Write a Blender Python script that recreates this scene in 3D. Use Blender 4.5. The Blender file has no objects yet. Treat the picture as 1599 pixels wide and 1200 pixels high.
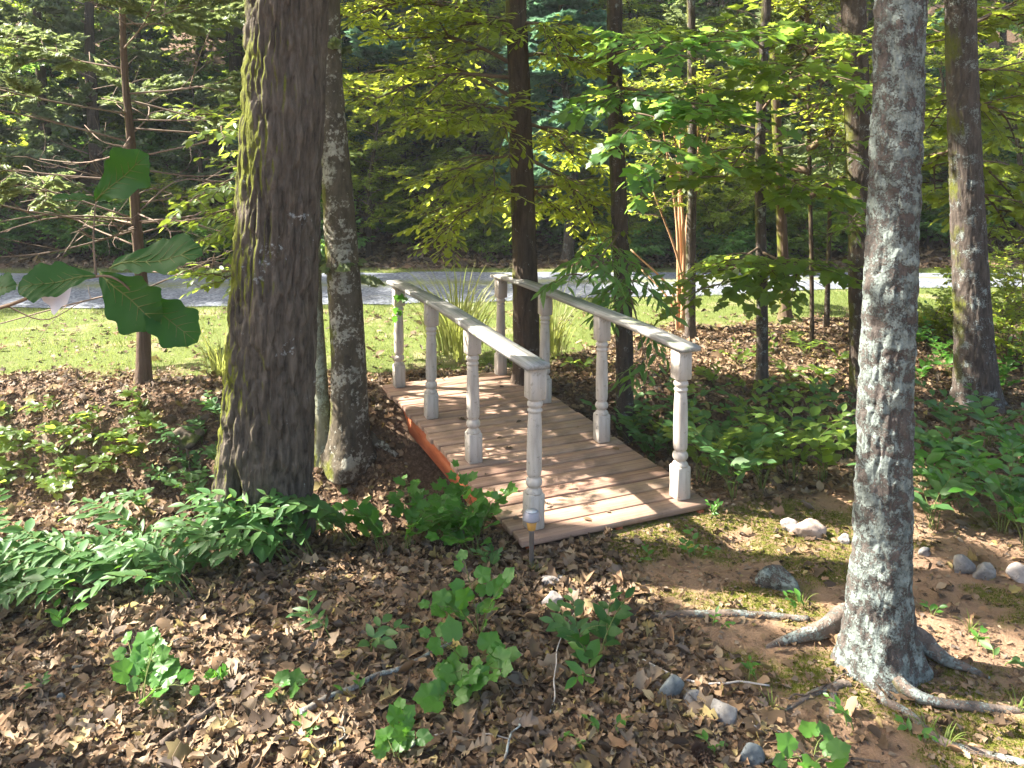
import bpy, bmesh, math
import numpy as np
from mathutils import Vector, Matrix

rng = np.random.default_rng(11)
S = bpy.context.scene
COL = S.collection
R = math.radians

# ------------------------------------------------------------------ camera
CAM_H, FPX, PITCH = 2.23, 1240.0, R(3.0)
PY0 = 236 + FPX * math.tan(PITCH)            # optical axis row in a 1599x1200 frame
cam_d = bpy.data.cameras.new('camera')
cam = bpy.data.objects.new('camera', cam_d); COL.objects.link(cam)
cam.location = (0, 0, CAM_H); cam.rotation_euler = (R(90) - PITCH, 0, 0)
cam_d.sensor_width = 36; cam_d.lens = 36 * FPX / 1599
cam_d.shift_y = -(600 - PY0) / 1599
cam_d.clip_start = 0.05; cam_d.clip_end = 600
S.camera = cam

# ------------------------------------------------------------------ world, sun, exposure
SUN_EL, SUN_AZ = R(43), math.atan2(-0.96, 0.20)      # azimuth from +Y towards +X: back left
sd = Vector((math.sin(SUN_AZ) * math.cos(SUN_EL), math.cos(SUN_AZ) * math.cos(SUN_EL), math.sin(SUN_EL)))
W = bpy.data.worlds.new('World'); S.world = W; W.use_nodes = True
wn = W.node_tree; wn.nodes.clear()
sky = wn.nodes.new('ShaderNodeTexSky'); sky.sky_type = 'NISHITA'; sky.sun_disc = False
sky.dust_density = 4.0; sky.ozone_density = 0.3; sky.sun_elevation = SUN_EL; sky.sun_rotation = SUN_AZ
bg = wn.nodes.new('ShaderNodeBackground'); bg.inputs[1].default_value = 0.09
wo = wn.nodes.new('ShaderNodeOutputWorld')
wn.links.new(sky.outputs[0], bg.inputs[0]); wn.links.new(bg.outputs[0], wo.inputs[0])
sl = bpy.data.lights.new('sun', 'SUN'); sl.energy = 5.0; sl.angle = R(0.53); sl.color = (1, 0.94, 0.84)
so = bpy.data.objects.new('sun', sl); COL.objects.link(so)
so.location = (-10, 5, 20); so.rotation_euler = (-sd).to_track_quat('-Z', 'Y').to_euler()
vs = S.view_settings
vs.view_transform = 'Standard'; vs.look = 'None'; vs.exposure = 2.6; vs.gamma = 1.0; vs.use_curve_mapping = False
S.render.engine = 'CYCLES'
cy = S.cycles
cy.max_bounces = 9; cy.diffuse_bounces = 6; cy.glossy_bounces = 2; cy.transmission_bounces = 7; cy.volume_bounces = 0
cy.transparent_max_bounces = 4; cy.caustics_reflective = False; cy.caustics_refractive = False
cy.use_denoising = True; cy.sample_clamp_indirect = 6

# ------------------------------------------------------------------ helpers
def at(u, v, depth):
    """world point that stands at distance depth (along +Y) behind pixel u,v of the 1599x1200 frame"""
    a = (u - 799.5) / FPX; b = -(v - PY0) / FPX
    d = np.array([a, math.cos(PITCH) + b * math.sin(PITCH), -math.sin(PITCH) + b * math.cos(PITCH)])
    return np.array([0, 0, CAM_H]) + d * (depth / d[1])

def gnd(u, v, z=0.0):
    """point on the plane z under pixel u,v"""
    a = (u - 799.5) / FPX; b = -(v - PY0) / FPX
    d = np.array([a, math.cos(PITCH) + b * math.sin(PITCH), -math.sin(PITCH) + b * math.cos(PITCH)])
    return np.array([0, 0, CAM_H]) + d * ((z - CAM_H) / d[2])

def _hash(ix, iy, iz):
    n = (ix * 374761393 + iy * 668265263 + iz * 1274126177) & 0xffffffff
    n = ((n ^ (n >> 13)) * 1274126177) & 0xffffffff
    n = n ^ (n >> 16)
    return (n & 0xffffff) / float(0xffffff)

def vn(x, y, z=0.0):
    """value noise 0..1, vectorised"""
    x, y, z = np.broadcast_arrays(np.asarray(x, float), np.asarray(y, float), np.asarray(z, float))
    xi = np.floor(x).astype(np.int64); yi = np.floor(y).astype(np.int64); zi = np.floor(z).astype(np.int64)
    fx, fy, fz = x - xi, y - yi, z - zi
    fx = fx * fx * (3 - 2 * fx); fy = fy * fy * (3 - 2 * fy); fz = fz * fz * (3 - 2 * fz)
    def c(a, b, d): return _hash(xi + a, yi + b, zi + d)
    x00 = c(0,0,0) * (1-fx) + c(1,0,0) * fx; x10 = c(0,1,0) * (1-fx) + c(1,1,0) * fx
    x01 = c(0,0,1) * (1-fx) + c(1,0,1) * fx; x11 = c(0,1,1) * (1-fx) + c(1,1,1) * fx
    return (x00 * (1-fy) + x10 * fy) * (1-fz) + (x01 * (1-fy) + x11 * fy) * fz

def fbm(x, y, z=0.0, o=3):
    s = 0; a = 0.5; t = 0
    for k in range(o):
        f = 2.03 ** k
        s = s + a * vn(np.asarray(x) * f + 17.3 * k, np.asarray(y) * f - 9.1 * k, np.asarray(z) * f + 3.7 * k); t += a; a *= 0.5
    return s / t

def sstep(a, b, x):
    t = np.clip((np.asarray(x, float) - a) / (b - a), 0, 1); return t * t * (3 - 2 * t)

def norm(v): return v / np.maximum(np.linalg.norm(v, axis=-1, keepdims=True), 1e-9)

class MB:
    """collects geometry for ONE mesh"""
    def __init__(s): s.V = []; s.F = []; s.n = 0; s.T = []
    def add(s, V, F, tint=None):
        V = np.asarray(V, float).reshape(-1, 3)
        fs = F if isinstance(F, list) else [F]
        for f in fs: s.F.append(np.asarray(f, np.int64) + s.n)
        s.V.append(V); s.n += len(V)
        s.T.append(np.zeros(len(V)) if tint is None else np.broadcast_to(tint, (len(V),)).astype(float))
        return s
    def mesh(s, name, smooth=False):
        me = bpy.data.meshes.new(name)
        V = np.concatenate(s.V)
        me.vertices.add(len(V)); me.vertices.foreach_set('co', V.astype(np.float32).ravel())
        tot = np.concatenate([np.full(len(f), f.shape[1]) for f in s.F])
        loops = np.concatenate([f.ravel() for f in s.F])
        me.loops.add(len(loops)); me.loops.foreach_set('vertex_index', loops.astype(np.int32))
        me.polygons.add(len(tot))
        me.polygons.foreach_set('loop_start', (np.cumsum(tot) - tot).astype(np.int32))
        me.polygons.foreach_set('loop_total', tot.astype(np.int32))
        if smooth: me.polygons.foreach_set('use_smooth', np.ones(len(tot), bool))
        at_ = me.attributes.new('tint', 'FLOAT', 'POINT'); at_.data.foreach_set('value', np.concatenate(s.T).astype(np.float32))
        me.update(calc_edges=True); me.validate()
        return me
    def build(s, name, mat, parent=None, smooth=False):
        o = bpy.data.objects.new(name, s.mesh(name, smooth)); o.data.materials.append(mat); COL.objects.link(o)
        if parent is not None: o.parent = parent
        return o

def tag(o, label=None, cat=None, group=None, kind=None):
    if label: o['label'] = label
    if cat: o['category'] = cat
    if group: o['group'] = group
    if kind: o['kind'] = kind
    return o

def thing(name, label, cat, loc=(0, 0, 0), group=None, rz=0):
    o = bpy.data.objects.new(name, None); COL.objects.link(o)
    o.empty_display_size = 0.1; o.location = [float(c) for c in loc]; o.rotation_euler = (0, 0, rz)
    return tag(o, label, cat, group)

def copy_tree(o, parent=None):
    c = o.copy(); COL.objects.link(c); c.parent = parent
    for ch in o.children: copy_tree(ch, c)
    return c

def spline(P, n):
    """Catmull-Rom resample of control points (any dimension) to n rows"""
    P = np.asarray(P, float)
    Q = np.vstack([2 * P[0] - P[1], P, 2 * P[-1] - P[-2]])
    t = np.linspace(0, len(P) - 1, n); i = np.minimum(t.astype(int), len(P) - 2); f = (t - i)[:, None]
    a, b, c, d = Q[i], Q[i+1], Q[i+2], Q[i+3]
    return 0.5 * (2*b + (c-a)*f + (2*a-5*b+4*c-d)*f**2 + (3*b-a-3*c+d)*f**3)

def tube_geo(P, rad, sides=6, disp=None, cap=True):
    P = np.asarray(P, float); n = len(P); rad = np.broadcast_to(rad, (n,))
    T = norm(np.gradient(P, axis=0))
    ref = np.array([1.0, 0, 0]) if abs(T[0][0]) < 0.9 else np.array([0, 1.0, 0])
    U = norm(ref - (T @ ref)[:, None] * T); Vv = np.cross(T, U)
    th = np.linspace(0, 2 * np.pi, sides, endpoint=False)
    r = rad[:, None] * np.ones((1, sides))
    if disp is not None: r = disp(r, th, P)
    X = P[:, None] + r[..., None] * (np.cos(th)[None, :, None] * U[:, None] + np.sin(th)[None, :, None] * Vv[:, None])
    V = X.reshape(-1, 3)
    i = np.arange(n - 1)[:, None] * sides; j = np.arange(sides)[None]; k = (j + 1) % sides
    F = np.stack([i + j, i + k, i + sides + k, i + sides + j], -1).reshape(-1, 4)
    fs = [F]
    if cap:
        c0 = len(V); V = np.vstack([V, P[-1], P[0]])
        jj = np.arange(sides); kk = (jj + 1) % sides
        fs.append(np.stack([(n-1)*sides + jj, (n-1)*sides + kk, np.full(sides, c0)], -1))
        fs.append(np.stack([kk, jj, np.full(sides, c0 + 1)], -1))
    return V, fs

def box_geo(cx, cy, cz, sx, sy, sz, bev=0.0):
    """bevelled box (chamfered edges) as 24 verts"""
    h = np.array([sx, sy, sz]) / 2; b = bev
    V = []; idx = {}
    for ax in range(3):
        for s3 in (-1, 1):
            for s1 in (-1, 1):
                for s2 in (-1, 1):
                    sg = [0, 0, 0]; o = [a for a in range(3) if a != ax]
                    sg[ax] = s3; sg[o[0]] = s1; sg[o[1]] = s2
                    p = [sg[k] * (h[k] - (0 if k == ax else b)) for k in range(3)]
                    idx[(ax, tuple(sg))] = len(V); V.append(p)
    F4 = []; F3 = []
    cs = [(-1,-1), (1,-1), (1,1), (-1,1)]
    for ax in range(3):
        o = [a for a in range(3) if a != ax]
        for s3 in (-1, 1):
            q = []
            for c in cs:
                sg = [0,0,0]; sg[ax] = s3; sg[o[0]] = c[0]; sg[o[1]] = c[1]; q.append(idx[(ax, tuple(sg))])
            F4.append(q)
    for ax in range(3):                         # edges running along axis ax
        o = [a for a in range(3) if a != ax]
        for c in cs:
            q = []
            for (face, s3) in ((o[0], -1), (o[0], 1), (o[1], 1), (o[1], -1)):
                sg = [0,0,0]; sg[ax] = s3; sg[o[0]] = c[0]; sg[o[1]] = c[1]; q.append(idx[(face, tuple(sg))])
            F4.append(q)
    for sx_ in (-1, 1):
        for sy_ in (-1, 1):
            for sz_ in (-1, 1): F3.append([idx[(a, (sx_, sy_, sz_))] for a in range(3)])
    V = np.array(V) + np.array([cx, cy, cz])
    ctr = np.array([cx, cy, cz])
    def fix(F):
        out = []
        for f in F:
            p = V[f]; nn = np.cross(p[1] - p[0], p[2] - p[0])
            if np.linalg.norm(nn) < 1e-12: nn = np.cross(p[2] - p[0], p[-1] - p[0])
            out.append(f if nn @ (p.mean(0) - ctr) > 0 else f[::-1])
        return np.array(out)
    return (V, [fix(F4), fix(F3)]) if b > 0 else (V, [fix(F4[:6])])

def lathe_geo(prof, sides=24):
    prof = np.asarray(prof, float)
    P = np.zeros((len(prof), 3)); th = np.linspace(0, 2*np.pi, sides, endpoint=False)
    V = np.stack([prof[:, :1] * np.cos(th), prof[:, :1] * np.sin(th), prof[:, 1:2] + 0 * th], -1).reshape(-1, 3)
    n = len(prof); i = np.arange(n-1)[:, None]*sides; j = np.arange(sides)[None]; k = (j+1) % sides
    F = np.stack([i+j, i+k, i+sides+k, i+sides+j], -1).reshape(-1, 4)
    V = np.vstack([V, [0, 0, prof[0, 1]], [0, 0, prof[-1, 1]]]); jj = np.arange(sides); kk = (jj+1) % sides
    return V, [F, np.stack([kk, jj, np.full(sides, n*sides)], -1), np.stack([(n-1)*sides+jj, (n-1)*sides+kk, np.full(sides, n*sides+1)], -1)]

# ---- leaf templates: x along the blade (0..1), y across, z normal
def leaf_geo(mid, edge, fold=0.12, bend=0.12, curl=0.0, stalk=0.0):
    """mid: x stations of the midrib; edge: (x, halfwidth) per station"""
    mid = np.asarray(mid, float); e = np.asarray(edge, float)
    def zz(x, y): return fold * np.abs(y) - bend * x * x + curl * y * y * 4
    M = np.stack([mid, 0*mid, zz(mid, 0)], -1)
    L = np.stack([e[:, 0], e[:, 1], zz(e[:, 0], e[:, 1])], -1); Rr = L * [1, -1, 1]
    n = len(mid); V = np.vstack([M, L[1:-1], Rr[1:-1]]); m = n - 2
    F4, F3 = [], []
    for off, fl in ((n, False), (n + m, True)):
        F3.append([0, 1, off] if fl else [0, off, 1])
        for i in range(m - 1):
            q = [1+i, off+i, off+i+1, 2+i]; F4.append(q[::-1] if fl else q)
        F3.append([n-2, n-1, off+m-1] if fl else [n-2, off+m-1, n-1])
    V[:, 0] += stalk
    F4 = np.array(F4).reshape(-1, 4)
    F4 = F4[:, ::-1]; F3 = np.array(F3)[:, ::-1]
    return V, [F4, F3]

LEAF = {
 'oval':   leaf_geo([0, .3, .65, 1], [(0,0), (.25,.21), (.62,.22), (1,0)], .25, .15),
 'ovalfine': leaf_geo([0,.15,.35,.6,.82,1], [(0,0),(.12,.13),(.33,.235),(.6,.225),(.83,.11),(1,0)], .28, .16),
 'frond':  leaf_geo([0,.15,.35,.6,.82,1], [(0,0),(.12,.10),(.33,.17),(.6,.16),(.83,.08),(1,0)], .3, .2),
 'lance':  leaf_geo([0, .3, .65, 1], [(0,0), (.28,.11), (.6,.12), (1,0)], .2, .22),
 'obov':   leaf_geo([0, .4, .78, 1], [(0,0), (.4,.09), (.78,.19), (1,0)], .25, .1),
 'lobed':  leaf_geo([0,.12,.3,.42,.6,.75,1], [(0,0),(-.04,.22),(.2,.46),(.36,.26),(.66,.36),(.72,.17),(1,0)], .12, .14),
 'oak':    leaf_geo([0,.1,.22,.34,.46,.58,.7,.82,.93,1], [(0,0),(.1,.07),(.24,.17),(.32,.13),(.5,.27),(.56,.2),(.74,.36),(.79,.27),(.95,.2),(1,0)], .2, .18),
 'dry1':   leaf_geo([0,.15,.35,.6,.82,1], [(0,0),(.12,.17),(.33,.27),(.6,.25),(.83,.12),(1,0)], .5, .25, -.35),
 'dry2':   leaf_geo([0,.1,.22,.34,.46,.58,.7,.82,.93,1], [(0,0),(.1,.07),(.28,.22),(.32,.12),(.52,.30),(.56,.17),(.76,.36),(.79,.22),(.97,.16),(1,0)], .25, -.2, .45),
 'dry3':   leaf_geo([0,.12,.3,.42,.6,.75,1], [(0,0),(-.06,.24),(.2,.5),(.36,.26),(.68,.38),(.72,.17),(1,0)], .3, .3, -.25),
 'dry4':   leaf_geo([0,.12,.3,.42,.6,.75,1], [(0,0),(-.06,.2),(.15,.42),(.36,.28),(.62,.36),(.72,.2),(1,0)], -.35, -.1, .7),
 'dry5':   leaf_geo([0,.2,.4,.6,.8,1], [(0,0),(.2,.13),(.4,.18),(.6,.17),(.8,.1),(1,0)], 1.1, -.35, .8),
 'needle': (np.array([[0,-.5,0],[0,.5,0],[1,0,-.1]], float), [np.array([[0,2,1]])]),
 'blade':  (np.array([[0,-.5,0],[0,.5,0],[.55,.35,.05],[.55,-.35,.05],[1,0,-.12]], float), [np.array([[0,3,2,1]]), np.array([[3,4,2]])]),
 'quad':   (np.array([[0,0,0],[.4,.3,.06],[1,0,-.1],[.4,-.3,.06]], float), [np.array([[0,2,1],[0,3,2]])]),
}
def fan_leaf(R_, teeth=.02, cup=.10, c=.42, n=34):
    th = np.linspace(-np.pi, np.pi, n, endpoint=False); A_ = np.abs(np.degrees(th))
    r = np.interp(A_, [q[0] for q in R_], [q[1] for q in R_]) * (1 + teeth * np.where(np.arange(n) % 2, 1, -1))
    x = c + r * np.cos(th); y = r * np.sin(th)
    V = np.vstack([[c, 0, 0], np.stack([x, y, cup * np.abs(y) - .15 * (x - c) ** 2 + .03 * np.sin(th * 5)], -1)])
    k = np.arange(n); return V, [np.stack([np.zeros(n, int), 1 + k, 1 + (k + 1) % n], -1)]
LEAF['vine'] = fan_leaf([(0, .60), (22, .46), (40, .42), (62, .50), (85, .44), (105, .43), (128, .47), (150, .44), (172, .36), (180, .24)], .045)
LEAF['vine2'] = fan_leaf([(0, .60), (18, .42), (34, .34), (55, .52), (75, .40), (95, .38), (120, .46), (150, .42), (172, .34), (180, .25)], .03, .18)
def grid_leaf(nx_=44, ny_=9):
    x = np.linspace(0, 1, nx_)
    w = .30 * np.sin(np.pi * np.clip(x, 0, 1) ** 1.45) ** .62 * (1 + .12 * np.sin(2 * np.pi * (x * 3.3 - .1)) * sstep_(.12, .35, x) * (1 - sstep_(.88, .97, x))) + .004
    s_ = np.linspace(-1, 1, ny_); X = x[:, None] + .06 * np.abs(s_)[None] * np.sin(np.pi * x[:, None]); Y = w[:, None] * s_[None]
    Z = .20 * np.abs(Y) - .16 * X ** 2 + .014 * np.sin((X - np.abs(Y) * .9) * 50) * np.abs(s_)[None] + .03 * np.sin(X * 9 + Y * 6)
    i = np.arange(nx_ - 1)[:, None] * ny_; j = np.arange(ny_ - 1)[None]
    return np.stack([X, Y, Z], -1).reshape(-1, 3), [np.stack([i + j, i + ny_ + j, i + ny_ + j + 1, i + j + 1], -1).reshape(-1, 4)]
def sstep_(a, b, x): t = np.clip((x - a) / (b - a), 0, 1); return t * t * (3 - 2 * t)
LEAF['oakfine'] = grid_leaf()
LEAF['oldoak'] = leaf_geo([0,.1,.22,.34,.46,.58,.7,.82,.93,1], [(0,0),(.1,.06),(.25,.15),(.33,.125),(.5,.24),(.57,.2),(.74,.33),(.8,.27),(.95,.18),(1,0)], .16, .16)

def basis(d, n):
    x = norm(np.asarray(d, float)); n = np.asarray(n, float)
    z = n - (n * x).sum(-1, keepdims=True) * x
    z = norm(z + 1e-6 * np.array([.3, .5, .7])); y = np.cross(z, x)
    return np.stack([x, y, z], -1)

def scatter(mb, tpl, pos, d, n, size, tint=None, wid=None):
    """adds N copies of a leaf template to a mesh builder"""
    V, Fs = LEAF[tpl]; N = len(pos)
    if N == 0: return
    B = basis(d, n); size = np.broadcast_to(size, (N,))
    L = np.broadcast_to(V, (N,) + V.shape).copy()
    if wid is not None: L[..., 1] *= np.broadcast_to(wid, (N,))[:, None]
    X = pos[:, None] + size[:, None, None] * np.einsum('nij,nkj->nki', B, L)
    k = len(V); off = (np.arange(N) * k)[:, None, None]
    mb.add(X.reshape(-1, 3), [(f[None] + off).reshape(-1, f.shape[1]) for f in Fs],
           np.repeat(rng.random(N) if tint is None else np.broadcast_to(tint, (N,)), k))

_r = np.random.default_rng(5)
DRY = []
for _k in range(14):                                   # dry leaves: uneven halves, curled and twisted in different ways
    V_, F_0 = LEAF[('dry1', 'dry2', 'dry1', 'dry5', 'dry3', 'dry1', 'dry4')[_k % 7]]; V_ = V_.copy()
    V_[:, 1] *= np.where(V_[:, 1] > 0, _r.uniform(.7, 1.15), _r.uniform(.7, 1.15)); V_[:, 1] += .10 * _r.normal() * V_[:, 0] ** 2
    V_[:, 2] += _r.normal(0, .35) * V_[:, 1] * V_[:, 0] + _r.normal(0, .5) * V_[:, 1] ** 2 + .05 * np.sin(V_[:, 0] * _r.uniform(5, 11) + V_[:, 1] * 6) + _r.normal(0, .018, len(V_))
    LEAF['litter%d' % _k] = (V_, F_0); DRY.append('litter%d' % _k)

# ------------------------------------------------------------------ materials
class NT:
    def __init__(s, name):
        s.m = bpy.data.materials.new(name); s.m.use_nodes = True; s.t = s.m.node_tree; s.t.nodes.clear()
        s.out = s.n('ShaderNodeOutputMaterial')
    def n(s, ty, **kw):
        nd = s.t.nodes.new(ty)
        for k, v in kw.items(): setattr(nd, k, v)
        return nd
    def l(s, a, b): s.t.links.new(a, b)
    def coord(s, scale=(1, 1, 1), obj=True):
        tc = s.n('ShaderNodeTexCoord'); mp = s.n('ShaderNodeMapping'); mp.inputs['Scale'].default_value = scale
        s.l(tc.outputs['Object'], mp.inputs['Vector']); return mp.outputs[0]
    def noise(s, vec, scale, detail=4, rough=.55, dist=0):
        nd = s.n('ShaderNodeTexNoise'); s.l(vec, nd.inputs['Vector'])
        nd.inputs['Scale'].default_value = scale; nd.inputs['Detail'].default_value = detail
        nd.inputs['Roughness'].default_value = rough; nd.inputs['Distortion'].default_value = dist
        return nd.outputs['Fac']
    def voro(s, vec, scale, feat='F1', out='Distance'):
        nd = s.n('ShaderNodeTexVoronoi', feature=feat); s.l(vec, nd.inputs['Vector']); nd.inputs['Scale'].default_value = scale
        return nd.outputs[out]
    def ramp(s, fac, stops, interp='LINEAR'):
        nd = s.n('ShaderNodeValToRGB'); cr = nd.color_ramp; cr.interpolation = interp
        while len(cr.elements) > 1: cr.elements.remove(cr.elements[-1])
        for i, (p, c) in enumerate(stops):
            e = cr.elements[0] if i == 0 else cr.elements.new(p)
            e.position = p
            if not hasattr(c, '__len__'): c = (c, c, c)
            e.color = (*c, 1)
        s.l(fac, nd.inputs[0]); return nd.outputs[0]
    def mix(s, fac, a, b, mode='MIX'):
        nd = s.n('ShaderNodeMix', data_type='RGBA', blend_type=mode)
        for sock, v in ((nd.inputs[0], fac), (nd.inputs[6], a), (nd.inputs[7], b)):
            if hasattr(v, 'is_output'): s.l(v, sock)
            else: sock.default_value = v if not hasattr(v, '__len__') else (*v, 1)
        return nd.outputs[2]
    def math(s, op, a, b=0.0, clamp=False):
        nd = s.n('ShaderNodeMath', operation=op, use_clamp=clamp)
        for sock, v in ((nd.inputs[0], a), (nd.inputs[1], b)):
            if hasattr(v, 'is_output'): s.l(v, sock)
            else: sock.default_value = v
        return nd.outputs[0]
    def attr(s, name):
        nd = s.n('ShaderNodeAttribute', attribute_name=name); return nd.outputs['Fac']
    def rand(s):
        nd = s.n('ShaderNodeObjectInfo'); return nd.outputs['Random']
    def bump(s, h, strength=.5, dist=.02):
        nd = s.n('ShaderNodeBump'); s.l(h, nd.inputs['Height']); nd.inputs['Strength'].default_value = strength
        nd.inputs['Distance'].default_value = dist; return nd.outputs[0]
    def bsdf(s, col, rough=.8, spec=.3, normal=None, metal=0):
        nd = s.n('ShaderNodeBsdfPrincipled')
        for k, v in (('Base Color', col), ('Roughness', rough), ('Specular IOR Level', spec), ('Metallic', metal)):
            if hasattr(v, 'is_output'): s.l(v, nd.inputs[k])
            else: nd.inputs[k].default_value = v if not hasattr(v, '__len__') else (*v, 1)
        if normal is not None: s.l(normal, nd.inputs['Normal'])
        return nd.outputs[0]
    def done(s, sh): s.l(sh, s.out.inputs[0]); return s.m

def leaf_mat(name, ca, cb, trans, tf=.42, rough=.42, spec=.45):
    t = NT(name)
    r = t.math('FRACT', t.math('ADD', t.attr('tint'), t.rand()))
    col = t.mix(r, ca, cb)
    nz = t.noise(t.coord(), 9.0, 3)
    col = t.mix(t.math('MULTIPLY', nz, .35), col, tuple(c * .45 for c in ca))
    p = t.bsdf(col, rough, spec)
    tr = t.n('ShaderNodeBsdfTranslucent'); t.l(t.mix(r, trans, tuple(c * .72 for c in trans)), tr.inputs[0])
    mx = t.n('ShaderNodeMixShader'); mx.inputs[0].default_value = tf
    t.l(p, mx.inputs[1]); t.l(tr.outputs[0], mx.inputs[2])
    return t.done(mx.outputs[0])

def bark_mat(name, dark, light, sc=(14, 14, 2.6), lichen=None, lich_amt=.5, lich_scale=6, moss=0.0, bump=.6, fine=40, patch=None, moss_dir=(-1, 0, 0)):
    t = NT(name); v = t.coord(sc); o = t.coord()
    n1 = t.noise(v, 1.0, 6, .62, .6); n2 = t.noise(o, fine, 4, .6)
    col = t.ramp(n1, [(.30, dark), (.52, tuple((a+b)/2 for a, b in zip(dark, light))), (.72, light)])
    col = t.mix(t.math('MULTIPLY', n2, .28), col, tuple(c*1.35 for c in light))
    h = t.math('ADD', n1, t.math('MULTIPLY', n2, .35))
    if patch:
        f = t.ramp(t.noise(o, 3.2, 5, .6), [(.58, 0), (.70, 1)])
        col = t.mix(t.math('MULTIPLY', f, .6), col, patch)
    if lichen:
        big = t.noise(o, lich_scale, 5, .65, .4); sm = t.noise(o, lich_scale * 9, 3, .7)
        f = t.math('ADD', t.math('MULTIPLY', big, .62), t.math('MULTIPLY', sm, .38))
        lo = .62 - .26 * lich_amt
        m = t.ramp(f, [(lo, 0), (lo + .05, 1)])
        lc = t.mix(t.ramp(t.noise(o, lich_scale * 1.7, 4, .7), [(.35, 0), (.65, 1)]), tuple(c*.5 for c in lichen), tuple(min(1, c*1.25) for c in lichen))
        col = t.mix(t.math('MULTIPLY', m, .88), col, lc)
        h = t.math('ADD', h, t.math('MULTIPLY', m, .25))
    if moss > 0:
        g = t.n('ShaderNodeNewGeometry'); dt = t.n('ShaderNodeVectorMath', operation='DOT_PRODUCT'); t.l(g.outputs['Normal'], dt.inputs[0]); dt.inputs[1].default_value = moss_dir
        f = t.math('ADD', t.math('MULTIPLY', dt.outputs['Value'], .30), t.noise(o, 2.2, 5, .6))
        m = t.ramp(f, [(.78 - .3*moss, 0), (.92 - .3*moss, 1)])
        mc = t.mix(t.noise(o, 55, 3), (.035, .045, .008), (.16, .17, .02))
        col = t.mix(m, col, mc)
    return t.done(t.bsdf(col, .92, .15, t.bump(h, bump, .02)))

# ---- shared materials
M = {}
M['white'] = None
def m_paint():
    t = NT('weathered_white_paint'); o = t.coord(); st = t.coord((9, 9, 1.2))
    c = t.mix(t.ramp(t.noise(st, 3, 5, .6), [(.42, 0), (.7, 1)]), (.48, .43, .375), (.34, .30, .255))
    c = t.mix(t.ramp(t.noise(o, 30, 4, .65), [(.60, 0), (.68, 1)]), c, (.26, .24, .20))
    return t.done(t.bsdf(c, .7, .3, t.bump(t.noise(st, 12, 4), .25, .004)))
def m_rail():
    t = NT('weathered_rail_wood'); g = t.coord((30, 1.2, 30))
    n = t.noise(g, 1.6, 6, .65)
    c = t.ramp(n, [(.3, (.16, .15, .135)), (.5, (.29, .275, .25)), (.72, (.45, .43, .40))])
    c = t.mix(t.ramp(t.noise(t.coord(), 7, 4), [(.58, 0), (.66, 1)]), c, (.20, .22, .15))
    return t.done(t.bsdf(c, .85, .2, t.bump(n, .5, .005)))
def m_deck():
    t = NT('worn_red_brown_deck'); g = t.coord((1.5, 40, 40)); o = t.coord()
    n = t.noise(g, 1.3, 6, .65); r = t.rand()
    c = t.ramp(n, [(.3, (.17, .090, .064)), (.52, (.28, .170, .122)), (.72, (.40, .275, .205))])
    c = t.mix(t.math('MULTIPLY', r, .4), c, (.36, .28, .20))
    c = t.mix(t.ramp(t.noise(o, 5, 5, .6), [(.52, 0), (.72, .7)]), c, (.15, .105, .075))
    c = t.mix(t.ramp(t.noise(o, 60, 3, .6), [(.66, 0), (.72, .8)]), c, (.07, .05, .04))
    return t.done(t.bsdf(c, .85, .2, t.bump(n, .4, .004)))
def m_stain():
    t = NT('orange_red_stain'); g = t.coord((30, 2, 12)); n = t.noise(g, 1.2, 6, .65)
    c = t.ramp(n, [(.3, (.20, .045, .015)), (.55, (.36, .10, .038)), (.75, (.44, .18, .085))])
    return t.done(t.bsdf(c, .8, .25, t.bump(n, .4, .004)))
M['white'] = m_paint(); M['rail'] = m_rail(); M['deck'] = m_deck(); M['stain'] = m_stain()

def m_simple(name, col, rough=.6, spec=.3, metal=0, var=.3, sc=25):
    t = NT(name); n = t.noise(t.coord(), sc, 4)
    return t.done(t.bsdf(t.mix(t.math('MULTIPLY', n, var), col, tuple(c*.35 for c in col)), rough, spec, None, metal))

def m_ground():
    t = NT('forest_ground'); o = t.coord()
    n1 = t.noise(o, 2.3, 6, .65); n2 = t.noise(o, 38, 5, .7); n3 = t.noise(o, 150, 3, .6)
    lit = t.ramp(n2, [(.28, (.035, .022, .014)), (.5, (.13, .082, .052)), (.66, (.24, .165, .11)), (.8, (.36, .27, .19))])
    lit = t.mix(t.ramp(n1, [(.35, 0), (.7, .55)]), lit, (.085, .055, .036))
    soil = t.mix(n3, (.19, .115, .07), (.40, .26, .165))
    soil = t.mix(t.ramp(n1, [(.4, 0), (.7, .7)]), soil, (.15, .10, .07))
    c = t.mix(t.attr('path'), lit, soil)
    mossc = t.mix(n3, (.05, .065, .010), (.17, .175, .025))
    c = t.mix(t.math('MULTIPLY', t.attr('moss'), t.ramp(n2, [(.36, 0), (.55, 1)])), c, mossc)
    gr = t.mix(t.noise(o, 60, 4, .7), (.05, .08, .018), (.17, .19, .06))
    gr = t.mix(t.ramp(t.noise(o, 1.6, 4, .6), [(.54, 0), (.66, .75)]), gr, (.28, .23, .14))
    c = t.mix(t.attr('lawn'), c, gr)
    h = t.math('ADD', t.math('MULTIPLY', n2, 1.0), t.math('MULTIPLY', n3, .3))
    return t.done(t.bsdf(c, .95, .12, t.bump(h, .7, .03)))
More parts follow.
